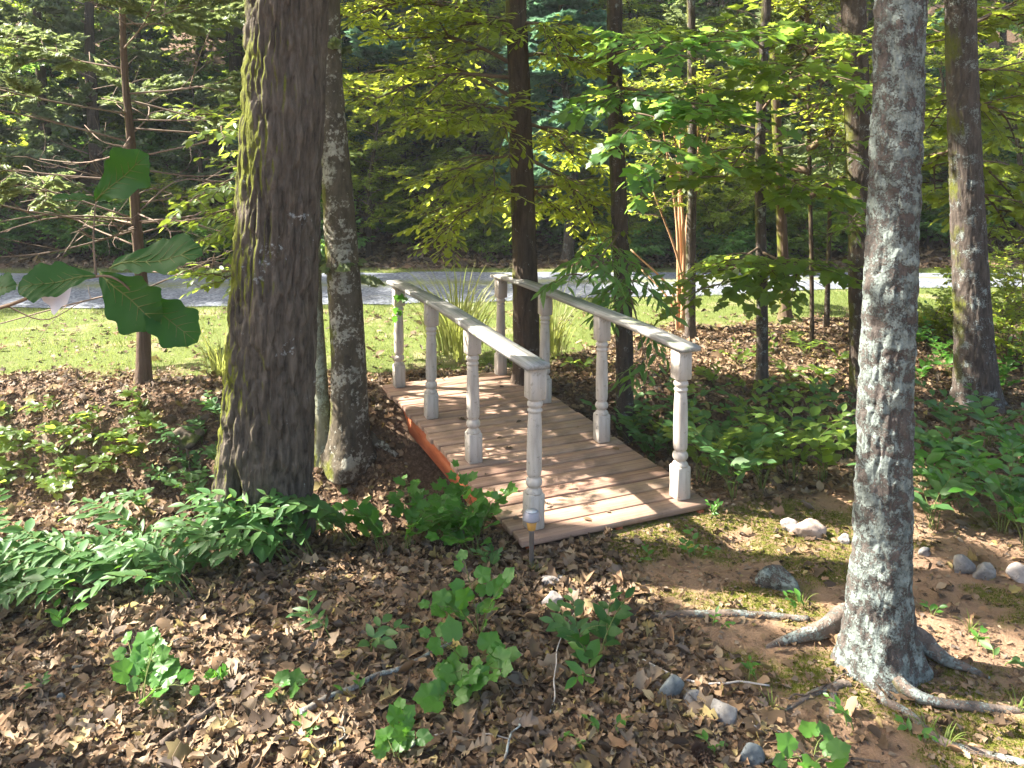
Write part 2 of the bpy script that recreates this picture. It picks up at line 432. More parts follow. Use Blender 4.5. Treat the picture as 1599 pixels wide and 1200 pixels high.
def m_road():
    t = NT('pale_gravel'); o = t.coord()
    n = t.voro(o, 30, 'F1', 'Color'); bw = t.n('ShaderNodeRGBToBW'); t.l(n, bw.inputs[0])
    c = t.ramp(bw.outputs[0], [(.15, (.07, .08, .095)), (.5, (.135, .147, .172)), (.85, (.22, .233, .26))])
    c = t.mix(t.ramp(t.noise(o, 1.4, 5, .6), [(.55, 0), (.8, .5)]), c, (.24, .22, .19))
    gr = t.mix(t.noise(o, 30, 4), (.07, .09, .03), (.2, .2, .11))
    m = t.math('MULTIPLY', t.attr('tint'), t.ramp(t.noise(o, 6, 5, .7), [(.36, 0), (.52, 1)]))
    c = t.mix(m, c, gr)
    return t.done(t.bsdf(c, .95, .15, t.bump(bw.outputs[0], .5, .02)))

# ------------------------------------------------------------------ terrain
DX = [-14, -6, -3.5, -2, -1, 0, 1, 2, 3.5, 6, 14]; DY = [6.9, 6.5, 6.15, 5.85, 5.75, 6.05, 6.45, 6.7, 7.0, 7.2, 7.6]
DD = [.7, .75, .8, .75, .7, .7, .62, .5, .3, .16, .1]
def gh(x, y):
    x = np.asarray(x, float); y = np.asarray(y, float)
    yc = np.interp(x, DX, DY) + .12 * np.sin(x * 2.1); dp = np.interp(x, DX, DD)
    q = np.abs(y - yc)
    ditch = -dp * (1 - sstep(.15, 1.22, q))
    flat = 1 - sstep(9.6, 10.6, y) * (1 - sstep(15.2, 17, y))
    bankn = (fbm(x * 1.3 + 5, y * 1.3, 0, 3) - .5) * .22 * np.exp(-((q - .8) / .55) ** 2)
    nz = (fbm(x * .8, y * .8, 1.5, 3) - .5) * .10 + (fbm(x * 5, y * 5, 4.2, 2) - .5) * .035
    und = np.exp(-(((x + .2) * .9) ** 2 + ((y - 6.0)) ** 2) / 3.2)       # keep the bridge seat level
    t = np.maximum(y - 15.6, 0)
    hill = .52 * t * sstep(0, 3.5, t) * (1 + .10 * np.sin(x * .16 + .6) + .05 * np.sin(x * .5))
    hill = np.where(hill > 12, 12 + (hill - 12) * .12, hill)
    t2 = np.maximum(np.abs(x) - 26, 0)
    return ditch + bankn * (1 - .5 * und) + nz * flat * (1 - .7 * und) + hill + .02 * t2 * sstep(0, 8, t2)

def gpx(u, v):
    """terrain point seen at pixel u,v"""
    a = (u - 799.5) / FPX; b = -(v - PY0) / FPX
    d = np.array([a, math.cos(PITCH) + b * math.sin(PITCH), -math.sin(PITCH) + b * math.cos(PITCH)])
    s = np.linspace(1.2, 45, 6000); P = np.array([0, 0, CAM_H]) + s[:, None] * d
    k = np.argmax(P[:, 2] < gh(P[:, 0], P[:, 1])); p = P[k].copy(); p[2] = gh(p[0], p[1]); return p

def axis(lo, f0, f1, hi, step, grow):
    a = list(np.arange(f0, f1, step)); s = step; x = a[-1]
    while x < hi: s *= grow; x += s; a.append(x)
    s = step; x = a[0]; b = []
    while x > lo: s *= grow; x -= s; b.append(x)
    return np.array(b[::-1] + a)
xs = axis(-85, -6.2, 6.2, 85, .06, 1.09); ys = axis(-28, 2.2, 10.2, 72, .06, 1.06)
gx, gy = np.meshgrid(xs, ys); gz = gh(gx, gy)
LX = [-30, -6, -1.2, 0, .6, 1.2, 2, 3.5, 5, 30]; LY = [7.6, 7.75, 7.9, 7.9, 8.5, 9.2, 9.9, 10.3, 10.5, 10.6]
def lawn_mask(x, y):
    e = np.interp(x, LX, LY) + (fbm(np.asarray(x) * 2.2, np.asarray(y) * 2.2, 9, 3) - .5) * .9
    return sstep(-.18, .22, np.asarray(y) - e) * (1 - sstep(14.8, 15.2, np.asarray(y) + (fbm(np.asarray(x) * 2, np.asarray(y) * 2, 2, 2) - .5)))
def path_mask(x, y):
    x = np.asarray(x); y = np.asarray(y)
    return sstep(-.1, .3, x - .35 + (y - 4.3) * .35 + (fbm(x * 3, y * 3, 6, 2) - .5) * .6) * (1 - sstep(4.7, 5.3, y - (x - 1) * .15))
def moss_mask(x, y):
    return sstep(.47, .56, fbm(np.asarray(x) * 2.4, np.asarray(y) * 3.4, 7.7, 3)) * (path_mask(x, y))
nx, ny = len(xs), len(ys)
i = np.arange(ny - 1)[:, None] * nx; j = np.arange(nx - 1)[None]
GF = np.stack([i + j, i + j + 1, i + nx + j + 1, i + nx + j], -1).reshape(-1, 4)
mb = MB(); mb.add(np.stack([gx, gy, gz], -1), GF)
ground = mb.build('ground', m_ground(), None, True); tag(ground, 'brown woodland floor with a shallow ditch and a wooded slope', 'ground', None, 'structure')
for nm, fn in (('lawn', lawn_mask), ('path', path_mask), ('moss', moss_mask)):
    a_ = ground.data.attributes.new(nm, 'FLOAT', 'POINT'); a_.data.foreach_set('value', fn(gx, gy).ravel().astype(np.float32))

# gravel drive across the lawn
rx = np.linspace(-60, 60, 300); rt = np.linspace(0, 1, 26)
lo = np.interp(rx, [-60, -7, -1.8, 4.6, 7, 60], [10.7, 11.1, 11.4, 12.5, 12.9, 15.0]) + (vn(rx * 1.7, 3) - .5) * .22
hi = np.interp(rx, [-60, -7, 0, 7, 60], [14.0, 14.3, 14.45, 14.35, 16.2]) + (vn(rx * 1.7, 9) - .5) * .22
lo[np.abs(rx) > 30] = np.minimum(lo, hi - 2)[np.abs(rx) > 30]; hi = np.minimum(hi, 14.9); lo = np.minimum(lo, 13.2)
RX, RT = np.meshgrid(rx, rt); RY = lo + (hi - lo) * RT
RZ = gh(RX, RY) + .012 + .02 * np.sin(np.pi * RT)
i = np.arange(25)[:, None] * 300; j = np.arange(299)[None]
strip = np.exp(-((RT - .55) / .10) ** 2)
mb = MB(); mb.add(np.stack([RX, RY, RZ], -1), np.stack([i+j, i+j+1, i+301+j, i+300+j], -1).reshape(-1, 4), strip.ravel())
road = mb.build('gravel_road', m_road(), None, True); tag(road, 'pale gravel drive with a grassy centre strip', 'road', None, 'structure')

# ------------------------------------------------------------------ footbridge
BR = thing('footbridge', 'small arched wooden footbridge with turned white posts and red-brown deck', 'bridge', (0.006, 6.05, 0.0), None, R(23))
HL, ARCH, DZ = 1.63, .03, .055
def dz(u): return DZ + ARCH * (1 - (u / HL) ** 2)
NB = 22; pit = 2 * HL / NB
bm_var = []
for k in range(4):
    V, F = box_geo(0, 0, 0, 1.27 + .012 * k, pit - .017, .036, .004)
    V[:, 2] += .002 * np.sin(V[:, 0] * 3 + k); mb = MB(); mb.add(V, F); me = mb.mesh('deck_board'); me.materials.append(M['deck']); bm_var.append(me)
for k in range(NB):
    u = -HL + pit * (k + .5)
    o = bpy.data.objects.new('deck_board', bm_var[k % 4]); COL.objects.link(o); o.parent = BR
    o.location = (rng.normal(0, .006), u, dz(u) - .018 + rng.normal(0, .0015))
    o.rotation_euler = (math.atan(-2 * ARCH * u / HL ** 2), rng.normal(0, .002), rng.normal(0, .003))
def strip_box(us, v0, v1, z0f, z1f):
    us = np.asarray(us); n = len(us); V = []
    for u in us:
        for (v, zf) in ((v0, z0f), (v1, z0f), (v1, z1f), (v0, z1f)): V.append((v, u, zf(u)))
    i = np.arange(n - 1)[:, None] * 4; j = np.arange(4)[None]; k = (j + 1) % 4
    F = np.stack([i + j, i + k, i + 4 + k, i + 4 + j], -1).reshape(-1, 4)
    return np.array(V), [F[:, ::-1], np.array([[0, 1, 2, 3], [4*n-1, 4*n-2, 4*n-3, 4*n-4]])]
for s_ in (-1, 1):
    V, F = strip_box(np.linspace(-HL + .01, HL - .01, 20), s_ * .575 - .019, s_ * .575 + .019, lambda u: dz(u) - .038 - .19, lambda u: dz(u) - .038)
    MB().add(V, F).build('side_beam', M['stain'], BR)
V, F = strip_box(np.linspace(-HL + .02, HL - .02, 20), -.02, .02, lambda u: dz(u) - .038 - .14, lambda u: dz(u) - .038)
MB().add(V, F).build('joist', M['stain'], BR)
H0 = .945
shaft_me = MB().add(*lathe_geo([(.050, .205), (.050, .215), (.043, .228), (.034, .236), (.034, .244), (.043, .250), (.048, .262), (.048, .278), (.043, .290), (.034, .296), (.034, .304), (.041, .312), (.044, .330),
                   (.0445, .45), (.042, .60), (.037, .672), (.036, .678), (.043, .684), (.043, .694), (.035, .700), (.035, .708), (.044, .715), (.046, .726), (.044, .738), (.036, .744), (.036, .750), (.046, .756), (.051, .762)], 28)).mesh('post', True)
base_me = MB().add(*box_geo(0, 0, .105, .099, .099, .21, .008)).mesh('base_block'); top_me = MB().add(*box_geo(0, 0, H0 - .095, .099, .099, .19, .008)).mesh('top_block')
for me in (shaft_me, base_me, top_me): me.materials.append(M['white'])
for v in (-.505, .505):
    for u in (-1.49, -.497, .497, 1.49):
        o = bpy.data.objects.new('post', shaft_me); COL.objects.link(o); o.parent = BR
        o.location = (v, u, dz(u) - .002); o.rotation_euler = (rng.normal(0, .008), rng.normal(0, .008), rng.normal(0, .03))
        for nm, me in (('base_block', base_me), ('top_block', top_me)):
            q = bpy.data.objects.new(nm, me); COL.objects.link(q); q.parent = o
for v in (-.515, .515):
    us = np.linspace(-1.575, 1.60, 30)
    wob = lambda u: .004 * math.sin(u * 3.1 + v * 9)
    V, F = strip_box(us, v - .07, v + .07, lambda u: dz(u) + H0 - .001 + wob(u), lambda u: dz(u) + H0 + .029 + wob(u))
    V[:, 0] += .006 * np.sin(V[:, 1] * 2.3)
    MB().add(V, F).build('handrail', M['rail'], BR)

# ------------------------------------------------------------------ solar path light
p = gpx(830, 886)
SLt = thing('solar_path_light', 'small solar path light with grey cap and amber lens on a stake', 'path light', p)
capo = MB().add(*lathe_geo([(.0, .305), (.036, .305), (.038, .303), (.050, .268), (.050, .262), (.044, .262), (.0, .266)][::-1], 32)).build('cap', m_simple('grey_plastic_cap', (.27, .26, .29), .4, .4, .2, .2), SLt, True)
MB().add(*lathe_geo([(0, .3058), (.031, .3058), (.031, .3075), (0, .3075)], 32)).build('solar_panel', m_simple('solar_panel', (.45, .46, .50), .15, .7, 0, .1), capo)  # pale base colour stands in for the bright reflection on the panel
t = NT('amber_lens'); gl = t.bsdf(t.mix(t.noise(t.coord(), 60, 3), (.62, .34, .07), (.75, .52, .2)), .2, .6)
tr_ = t.n('ShaderNodeBsdfTranslucent'); tr_.inputs[0].default_value = (.85, .55, .15, 1); mx = t.n('ShaderNodeMixShader'); mx.inputs[0].default_value = .5
t.l(gl, mx.inputs[1]); t.l(tr_.outputs[0], mx.inputs[2]); M['amber'] = t.done(mx.outputs[0])
MB().add(*lathe_geo([(.018, .202), (.022, .206), (.030, .262), (0, .263)], 28)).build('lens', M['amber'], SLt, True)
MB().add(*lathe_geo([(.002, -.06), (.013, -.02), (.0135, .19), (.019, .204), (0, .205)], 16)).build('stake', m_simple('dull_metal_stake', (.22, .20, .19), .45, .5, .6), SLt, True)

# ------------------------------------------------------------------ foliage materials (leaf colours, some lifted to brighten the far woods)
G = {}
G['sun']   = leaf_mat('leaf_yellow_green', (.10, .17, .022), (.15, .21, .03), (.60, .68, .07), .55)
G['mid']   = leaf_mat('leaf_mid_green', (.075, .15, .028), (.12, .19, .035), (.46, .60, .07), .54)
G['deep']  = leaf_mat('leaf_deep_green', (.065, .165, .05), (.10, .195, .055), (.34, .58, .09), .55)
G['blue']  = leaf_mat('needle_blue_green', (.08, .19, .13), (.11, .22, .14), (.20, .38, .20), .45, .6)
G['cedar'] = leaf_mat('cedar_grey_green', (.15, .20, .09), (.21, .25, .12), (.32, .40, .14), .4, .6)
G['plant'] = leaf_mat('plant_cool_green', (.06, .15, .05), (.10, .19, .055), (.22, .44, .06), .38, .5, .35)
G['vine']  = leaf_mat('plant_fresh_green', (.05, .17, .02), (.085, .20, .03), (.17, .42, .04), .42)
G['oakl']  = leaf_mat('oak_leaf_green', (.028, .085, .020), (.036, .10, .022), (.07, .22, .02), .4, .5, .2)
G['grass'] = leaf_mat('grass_green', (.095, .165, .028), (.20, .235, .065), (.33, .40, .09), .4, .6, .2)
G['reed']  = leaf_mat('tall_grass', (.15, .20, .04), (.28, .27, .10), (.42, .46, .11), .5, .5)
G['twig']  = m_simple('twig_brown', (.16, .115, .08), .9, .1)
G['dead']  = m_simple('dead_twig_pinkish', (.24, .18, .14), .9, .1)
G['stem']  = m_simple('green_stem', (.12, .15, .04), .7, .2)

B = {}
B['oak']   = bark_mat('bark_deep_oak', (.010, .008, .006), (.14, .115, .090), (30, 30, 5), (.40, .42, .41), .06, 3, .62, 1.0, 45)
B['mott']  = bark_mat('bark_mottled', (.028, .023, .016), (.115, .095, .068), (16, 16, 6), (.36, .345, .285), .40, 3.2, .22, .6, 60)
B['green'] = bark_mat('bark_greenish', (.10, .09, .055), (.26, .25, .17), (16, 16, 6), (.40, .42, .32), .5, 5, .5, .4, 60)
B['brown'] = bark_mat('bark_brown', (.02, .015, .011), (.10, .073, .053), (26, 26, 4), (.36, .35, .31), .12, 9, .08, .9, 60)
B['dark']  = bark_mat('bark_dark', (.022, .017, .013), (.095, .072, .055), (30, 30, 5), (.32, .33, .30), .24, 14, .05, .9, 60)
B['lich']  = bark_mat('bark_lichen', (.028, .024, .021), (.125, .105, .092), (22, 22, 7), (.20, .235, .215), .60, 15, 0, 1.0, 90, (.115, .09, .078))
B['grey']  = bark_mat('bark_grey_plate', (.014, .011, .009), (.12, .096, .08), (34, 34, 7), (.27, .30, .28), .30, 9, .04, .9, 60)
B['cedar'] = bark_mat('bark_cedar', (.045, .032, .023), (.16, .11, .078), (50, 50, 2), None, .5, 6, .3, .7, 60)
B['smooth']= bark_mat('bark_smooth_orange', (.28, .15, .08), (.52, .31, .18), (9, 9, 3), None, .5, 6, 0, .2, 40)

def twig_geo(P, r):
    """P (N,3pts,3) -> thin 3-sided twigs"""
    N = len(P); T = norm(P[:, 2] - P[:, 0]); U = norm(np.cross(T, np.array([.3, .2, 1.0]))); Vv = np.cross(T, U)
    th = np.array([0, 2.094, 4.189]); rr = np.array([1, .75, .4])
    X = P[:, :, None] + (r[:, None] * rr)[:, :, None, None] * (np.cos(th)[None, None, :, None] * U[:, None, None] + np.sin(th)[None, None, :, None] * Vv[:, None, None])
    q = []
    for a in (0, 1):
        for j in range(3): k = (j + 1) % 3; q.append([a*3+j, a*3+k, a*3+3+k, a*3+3+j])
    q = np.array(q)
    return X.reshape(-1, 3), (q[None] + (np.arange(N) * 9)[:, None, None]).reshape(-1, 4)

def leafy_twigs(leaf, wood, A, D, L, K, tpl, size, droop=.15, flat=.35, ang=55, wr=.004):
    N = len(A)
    if N == 0: return
    D = norm(D); up = np.array([0, 0, 1.0])
    end = A + D * L[:, None] + np.array([0, 0, -1]) * (droop * L)[:, None]
    mid = (A + end) / 2 + up * (droop * .3 * L)[:, None]
    if wood is not None: wood.add(*twig_geo(np.stack([A, mid, end], 1), np.full(N, wr)))
    t = (np.arange(K) + .35) / K
    t = np.clip(t[None] + rng.uniform(-.3, .3, (N, K)) / K, .04, 1)[..., None]
    P = (1-t)**2 * A[:, None] + 2*t*(1-t) * (2*mid - (A+end)/2)[:, None] + t**2 * end[:, None]
    T = norm((end - A))[:, None] * np.ones((N, K, 1))
    side = norm(np.cross(up, T) + 1e-4)
    sg = np.where(np.arange(K) % 2 == 0, 1, -1)[None, :, None]
    al = np.radians(ang) * (1.05 - .75 * t ** 3) * rng.uniform(.7, 1.25, (N, K, 1))
    d = np.cos(al) * T + np.sin(al) * sg * side + rng.normal(0, .18, (N, K, 3)) - up * .12
    nn = up + rng.normal(0, flat, (N, K, 3)) - .0 * T
    sz = size * rng.uniform(.65, 1.2, (N, K)) * (.8 + .3 * np.sin(np.pi * t[..., 0]))
    scatter(leaf, tpl, P.reshape(-1, 3), d.reshape(-1, 3), nn.reshape(-1, 3), sz.ravel())

class Tree:
    def __init__(s, name, label, base, group=None, cat='tree'):
        s.o = thing(name, label, cat, base, group); s.b = np.array(base, float)
        s.wood = MB(); s.leaf = MB(); s.woods = []; s.split = True
    def limb(s, P, r0, r1, n=8, sides=6, solo=False):
        Q = spline(np.asarray(P) - s.b, n)
        if s.split and solo: s.wood = MB(); s.woods.append(s.wood)
        s.wood.add(*tube_geo(Q, np.linspace(r0, r1, n), sides)); return Q
    def bough(s, A, E, r0=.02, nsub=7, sub=.7, tw=.32, ntw=5, K=7, tpl='oval', size=.09, rise=.12, droop=.15, spread=.9, flat=.35, t0=.2, bare=0.0, wr=.0035, vert=.18, leaf=None):
        A = np.asarray(A, float); E = np.asarray(E, float); L = np.linalg.norm(E - A)
        lf = s.leaf if leaf is None else leaf
        if s.split: s.wood = MB(); s.woods.append(s.wood)
        mid = (A + E) / 2 + np.array([rng.normal(0, .05), rng.normal(0, .05), rise]) * L
        Q = s.limb([A, mid, E], r0, r0 * .25, 9, 5)
        tA, tD, tL = [], [], []
        T = norm(E - A)
        for k in range(nsub):
            t = t0 + (1 - t0) * (k + rng.random()) / nsub
            p = Q[min(8, int(t * 8))] + (Q[min(8, int(t * 8) + 1)] - Q[min(8, int(t * 8))]) * (t * 8 - int(t * 8))
            sd_ = norm(np.cross([0, 0, 1.0], T) + 1e-4) * (1 if k % 2 else -1)
            d = norm(T * rng.uniform(.4, .9) + sd_ * spread * rng.uniform(.5, 1.1) + np.array([0, 0, rng.normal(.05, vert)]))
            l = sub * rng.uniform(.55, 1.15) * (1.1 - .5 * t)
            q = np.stack([p, p + d * l * .5 + [0, 0, .04 * l], p + d * l - np.array([0, 0, droop * l * .6])])
            s.wood.add(*tube_geo(spline(q, 5), np.linspace(r0 * .4 + .002, .003, 5), 4))
            if rng.random() < bare: continue
            for m in range(ntw):
                f = (m + .6 + rng.uniform(-.3, .3)) / ntw
                b = (1-f)**2 * q[0] + 2*f*(1-f) * q[1] + f*f * q[2]
                sd2 = norm(np.cross([0, 0, 1.0], d) + 1e-4) * (1 if m % 2 else -1)
                tA.append(b); tD.append(d * rng.uniform(.5, 1.2) + sd2 * rng.uniform(.2, 1.0) * (1 if m < ntw - 1 else .1) + np.array([0, 0, rng.normal(0, .2)]))
                tL.append(tw * rng.uniform(.6, 1.25))
        if tA: leafy_twigs(lf, s.wood, np.array(tA), np.array(tD), np.array(tL), K, tpl, size, droop, flat, 55, wr)
    def finish(s, leafmat, woodmat, leafname='crown'):
        if s.split:
            for w in s.woods: w.build('branch', woodmat, s.o, True)
        elif s.wood.n: tag(s.wood.build('branches', woodmat, s.o, True), kind='stuff')
        if s.leaf.n: tag(s.leaf.build(leafname, leafmat, s.o), kind='stuff')
        return s

def bark_disp(fx, fy, amp, z0, flare=(0, .2, 5, 0), notch=None, lump=0.0, seed=0.0):
    def f(r, th, P):
        C, Sn = np.cos(th)[None], np.sin(th)[None]; z = P[:, 2:3]
        x, y = r * C, r * Sn
        n = fbm(x * fx + seed, y * fx, z * fy, 3); rid = np.abs(2 * n - 1)
        brk = vn(x * fx * .8 + 7, y * fx * .8, z * fy * 3.1)
        d = amp * (np.minimum(1, rid * 3.2) ** .7 * (.55 + .6 * sstep(.2, .5, brk)) - .6) * (.6 + .8 * vn(x * 6 + 3, y * 6, z * 1.7)) + amp * .5 * (vn(x * fx * 3, y * fx * 3, z * fy * 6) - .5)
        h = np.maximum(z - z0, 0); a, hh, k, ph = flare
        lob = np.maximum(0, .5 + .5 * np.cos(k * th[None] + ph + .6 * np.sin(2 * th[None] + ph)))
        out = r * (1 + a * np.exp(-h / hh) * (.35 + .65 * lob ** 1.5)) + d
        if lump: out = out * (1 + lump * (fbm(C * 1.5 + seed, Sn * 1.5, z * 2.2, 2) - .5))
        if notch:
            t0, w, dep, zt = notch
            dth = np.angle(np.exp(1j * (th[None] - t0 - .10 * np.sin(z * 9))))
            out = out - dep * np.exp(-(dth / (w * (.35 + .65 * np.clip(1 - h / zt, 0, 1)))) ** 2) * sstep(zt, zt * .55, h)
        return out
    return f

TR = {}
def hero(key, name, label, base_px, line, mat, sides, rows, disp_args, height=9.0, group=None, depth=None, gap=None):
    """line: (u, v, width in px) from the base upwards, at the depth of the base"""
    b = gpx(*base_px) if depth is None else None
    if b is None:
        b = at(base_px[0], base_px[1], depth); b[2] = gh(b[0], b[1])
    dd = b[1]; T = Tree(name, label, b, group)
    C = [np.append(at(u, v, dd) - b, w / 2 / FPX * dd) for (u, v, w) in line]
    C[0][2] = min(C[0][2], -.12); C = np.array(C)
    Q = spline(C, rows)
    mb = MB(); fx, fy, amp, flare, notch, lump, seed = disp_args
    mb.add(*tube_geo(Q[:, :3], Q[:, 3], sides, bark_disp(fx, fy, amp, 0.0, flare, notch, lump, seed)))
    top = Q[-1]; dr = norm((Q[-1] - Q[-rows // 4])[:3]); hgt = height - top[2]
    U = np.stack([top[:3] - dr * .06, top[:3] + dr * hgt * .35 + [.1, .05, 0], top[:3] + dr * hgt * .7 + [-.1, .1, 0], top[:3] + dr * hgt])
    U2 = spline(U, 14); mb.add(*tube_geo(U2, np.linspace(top[3] * .96, .02, 14), 14))
    mb.build('trunk', mat, T.o, True)
    T.axis = U2 + b; T.low = Q[:, :3] + b; T.mat = mat; TR[key] = T
    return T

def on_trunk(T, z):
    A = np.vstack([T.low, T.axis]); return A[np.argmin(np.abs(A[:, 2] - z))]

O0 = (0, .2, 5, 0)
hero('A', 'oak_tree', 'massive oak trunk with deeply furrowed mossy bark and a hollow at its foot', (412, 830),
     [(407, 850, 152), (410, 800, 148), (418, 690, 139), (424, 560, 133), (431, 400, 126), (440, 230, 122), (447, 60, 118), (453, -90, 116)], B['oak'], 190, 400,
     (25, 3.8, .024, (.30, .16, 5, 2.2), (-1.92, .20, .13, .52), .09, 3.0), 12)
hero('B', 'mottled_tree', 'trunk blotched with pale lichen standing just behind the massive oak', (545, 715),
     [(546, 735, 66), (546, 690, 62), (545, 600, 56), (540, 480, 52), (527, 300, 47), (515, 120, 38), (511, -80, 34)], B['mott'], 72, 240,
     (30, 8, .006, (.55, .12, 4, .5), None, .08, 6.0), 9)
hero('B2', 'young_tree', 'slim greenish trunk squeezed between the massive oak and the blotched trunk', (506, 705),
     [(508, 725, 27), (506, 690, 25), (500, 600, 24), (493, 480, 22), (488, 300, 20), (484, 100, 18), (482, -60, 16)], B['green'], 40, 180,
     (30, 8, .004, (.5, .1, 3, .5), None, .08, 8.0), 6)
hero('C', 'water_oak_tree', 'brown trunk rising behind the far corner of the footbridge rail', (824, 604),
     [(824, 622, 48), (823, 590, 44), (821, 480, 40), (817, 330, 37), (812, 170, 34), (806, 20, 32), (801, -110, 31)], B['brown'], 72, 260,
     (34, 5, .007, (.6, .1, 5, .5), None, .06, 1.0), 10)
hero('D', 'slender_tree', 'slender dark trunk standing in the ditch beside the footbridge', (977, 668),
     [(978, 690, 32), (976, 650, 28), (975, 540, 27), (971, 420, 26), (965, 280, 25), (960, 140, 24), (960, -60, 23)], B['dark'], 56, 240,
     (34, 7, .006, (.4, .1, 4, .5), None, .08, 2.0), 9)
hero('E', 'straight_sapling', 'straight grey pole-like trunk growing among orange-brown stems', (1078, 530),
     [(1079, 545, 18), (1078, 500, 16), (1079, 380, 15), (1081, 230, 14), (1080, 90, 13), (1078, -60, 12)], B['grey'], 36, 160,
     (40, 9, .004, (.3, .1, 3, .5), None, .05, 4.0), 8)
hero('Gt', 'thin_tree', 'thin grey-brown trunk rising from the leaf-strewn far bank', (1190, 608),
     [(1190, 625, 24), (1190, 590, 19), (1190, 450, 17), (1187, 300, 16), (1189, 150, 15), (1197, 0, 14), (1198, -70, 13)], B['grey'], 40, 200,
     (40, 9, .004, (.5, .1, 3, .5), None, .08, 5.0), 8)
hero('K', 'dark_tree', 'dark trunk half hidden behind the lichen-crusted pine', (1352, 650),
     [(1352, 670, 52), (1351, 630, 46), (1348, 480, 42), (1345, 320, 40), (1338, 150, 38), (1332, 0, 36), (1330, -80, 34)], B['dark'], 64, 220,
     (34, 5, .007, (.3, .12, 5, .5), None, .06, 9.0), 10)
hero('L', 'pine_tree', 'large pine trunk crusted with grey-green lichen and spreading roots', (1378, 1045),
     [(1376, 1075, 106), (1374, 1000, 100), (1374, 930, 93), (1378, 850, 88), (1380, 740, 84), (1384, 600, 80), (1392, 420, 76), (1399, 240, 74), (1405, 60, 74), (1408, -60, 72)], B['lich'], 170, 420,
     (22, 9, .009, (.50, .15, 4, 1.1), None, .07, 12.0), 11)
hero('Mm', 'hardwood_tree', 'stout dark-barked trunk standing on bare leaf litter beside a sunlit bush', (1525, 633),
     [(1526, 655, 74), (1525, 615, 66), (1519, 500, 54), (1513, 380, 50), (1507, 240, 46), (1501, 80, 44), (1499, -80, 42)], B['grey'], 84, 240,
     (40, 7, .008, (.35, .12, 5, .5), None, .06, 14.0), 10)
hero('N', 'cedar_tree', 'red cedar with bare spreading lower branches and feathery foliage on the lawn edge', (223, 600),
     [(223, 618, 30), (224, 585, 24), (224, 500, 20), (220, 430, 18), (212, 340, 15), (205, 230, 13), (194, 100, 10), (189, -60, 9)], B['cedar'], 40, 200,
     (50, 4, .004, (.5, .1, 4, .5), None, .06, 16.0), 6.5)
hero('H', 'small_cedar', 'reddish cedar trunk beyond the far bank at the lawn edge', (1225, 500),
     [(1226, 512, 22), (1226, 480, 18), (1222, 380, 16), (1216, 260, 15), (1210, 120, 14), (1206, -40, 13)], B['cedar'], 32, 140,
     (50, 4, .004, (.4, .1, 4, .5), None, .05, 17.0), 7)
hero('I', 'thin_sapling', 'very thin brown sapling with a few twigs on the far bank', (1268, 545),
     [(1268, 556, 8), (1268, 520, 7), (1267, 400, 6.5), (1264, 260, 6), (1262, 120, 5)], B['brown'], 14, 80,
     (40, 6, .001, O0, None, .05, 18.0), 4.2)
hero('J', 'bare_sapling', 'leafless dark sapling with fine bare side twigs at the lawn edge', (1290, 514),
     [(1290, 524, 12), (1291, 490, 9), (1294, 400, 7), (1296, 300, 6), (1297, 200, 5)], B['dark'], 14, 80,
     (40, 6, .001, O0, None, .05, 19.0), 3.2)
for T in TR.values():
    pass
# roots of the big pine run out along the ground
Lb = TR['L'].b
RB = bark_mat('bark_root', (.05, .038, .03), (.21, .165, .135), (14, 14, 14), (.25, .29, .265), .45, 12, .08, .9, 70)
def root(T, pts, r0, r1, dz_=0.0, sides=14, n=50):
    P = []
    for (u, v) in pts: P.append(gpx(u, v))
    P = spline(P, n); P[:, 2] = gh(P[:, 0], P[:, 1])
    rad = np.linspace(r0, r1, n); P[:, 2] += -rad * .10 + dz_ * np.linspace(1, 0, n) + .5 * rad * (vn(np.linspace(0, 6, n), r0 * 999) - .5)
    V, F = tube_geo(P - T.b, rad, sides, bark_disp(26, 26, .004, -5, (0, .2, 5, 0), None, .6, r0 * 50))
    MB().add(V, F).build('root', RB if T is TR['L'] else T.mat, T.o, True)
root(TR['L'], [(1376, 1020), (1325, 995), (1285, 1002), (1240, 1006), (1195, 1012)], .070, .008, .13)
root(TR['L'], [(1382, 1030), (1396, 1075), (1425, 1098), (1480, 1108), (1599, 1112)], .042, .013, .08)
root(TR['L'], [(1370, 1092), (1420, 1118), (1470, 1160), (1540, 1180), (1640, 1205)], .022, .018, .0)
root(TR['L'], [(1385, 1020), (1435, 1025), (1480, 1042), (1545, 1060)], .070, .008, .11)
root(TR['L'], [(1325, 1070), (1305, 1072), (1300, 1095), (1298, 1120)], .022, .008, .0)
root(TR['L'], [(1312, 1072), (1270, 1085), (1225, 1112)], .020, .008, .0)
root(TR['L'], [(1262, 968), (1180, 962), (1080, 960), (1000, 962), (945, 955)], .024, .028, .0)
root(TR['A'], [(345, 815), (325, 835), (310, 850)], .06, .02, .02)
root(TR['B'], [(575, 690), (600, 700), (620, 712)], .05, .02, .05)
root(TR['Mm'], [(1545, 628), (1565, 634), (1582, 640)], .05, .015, .03)

# ------------------------------------------------------------------ crowns and low boughs of the trees around the bridge
def canopy(T, z0, z1, n, Rr, size=.14, tpl='quad', ph=0.0, elev=.25, K=7, clump=False):
    for k in range(n):
        f = (k + .5) / n; z = z0 + (z1 - z0) * f; p = on_trunk(T, z)
        az = ph + k * 2.39996; L = Rr * (1.0 - .55 * f) * rng.uniform(.75, 1.1)
        E = p + np.array([math.cos(az) * L, math.sin(az) * L, L * elev * rng.uniform(.4, 1.5)])
        if clump: T.bough(p, E, .045, 6, L * .26, .36, 7, 12, tpl, size * 1.1, .06, .15, .9, .45, .45, 0, .004, .3)
        else: T.bough(p, E, .045, 8, L * .42, .5, 5, K, tpl, size, .06, .15, .9, .45, .25, 0, .004, .3)

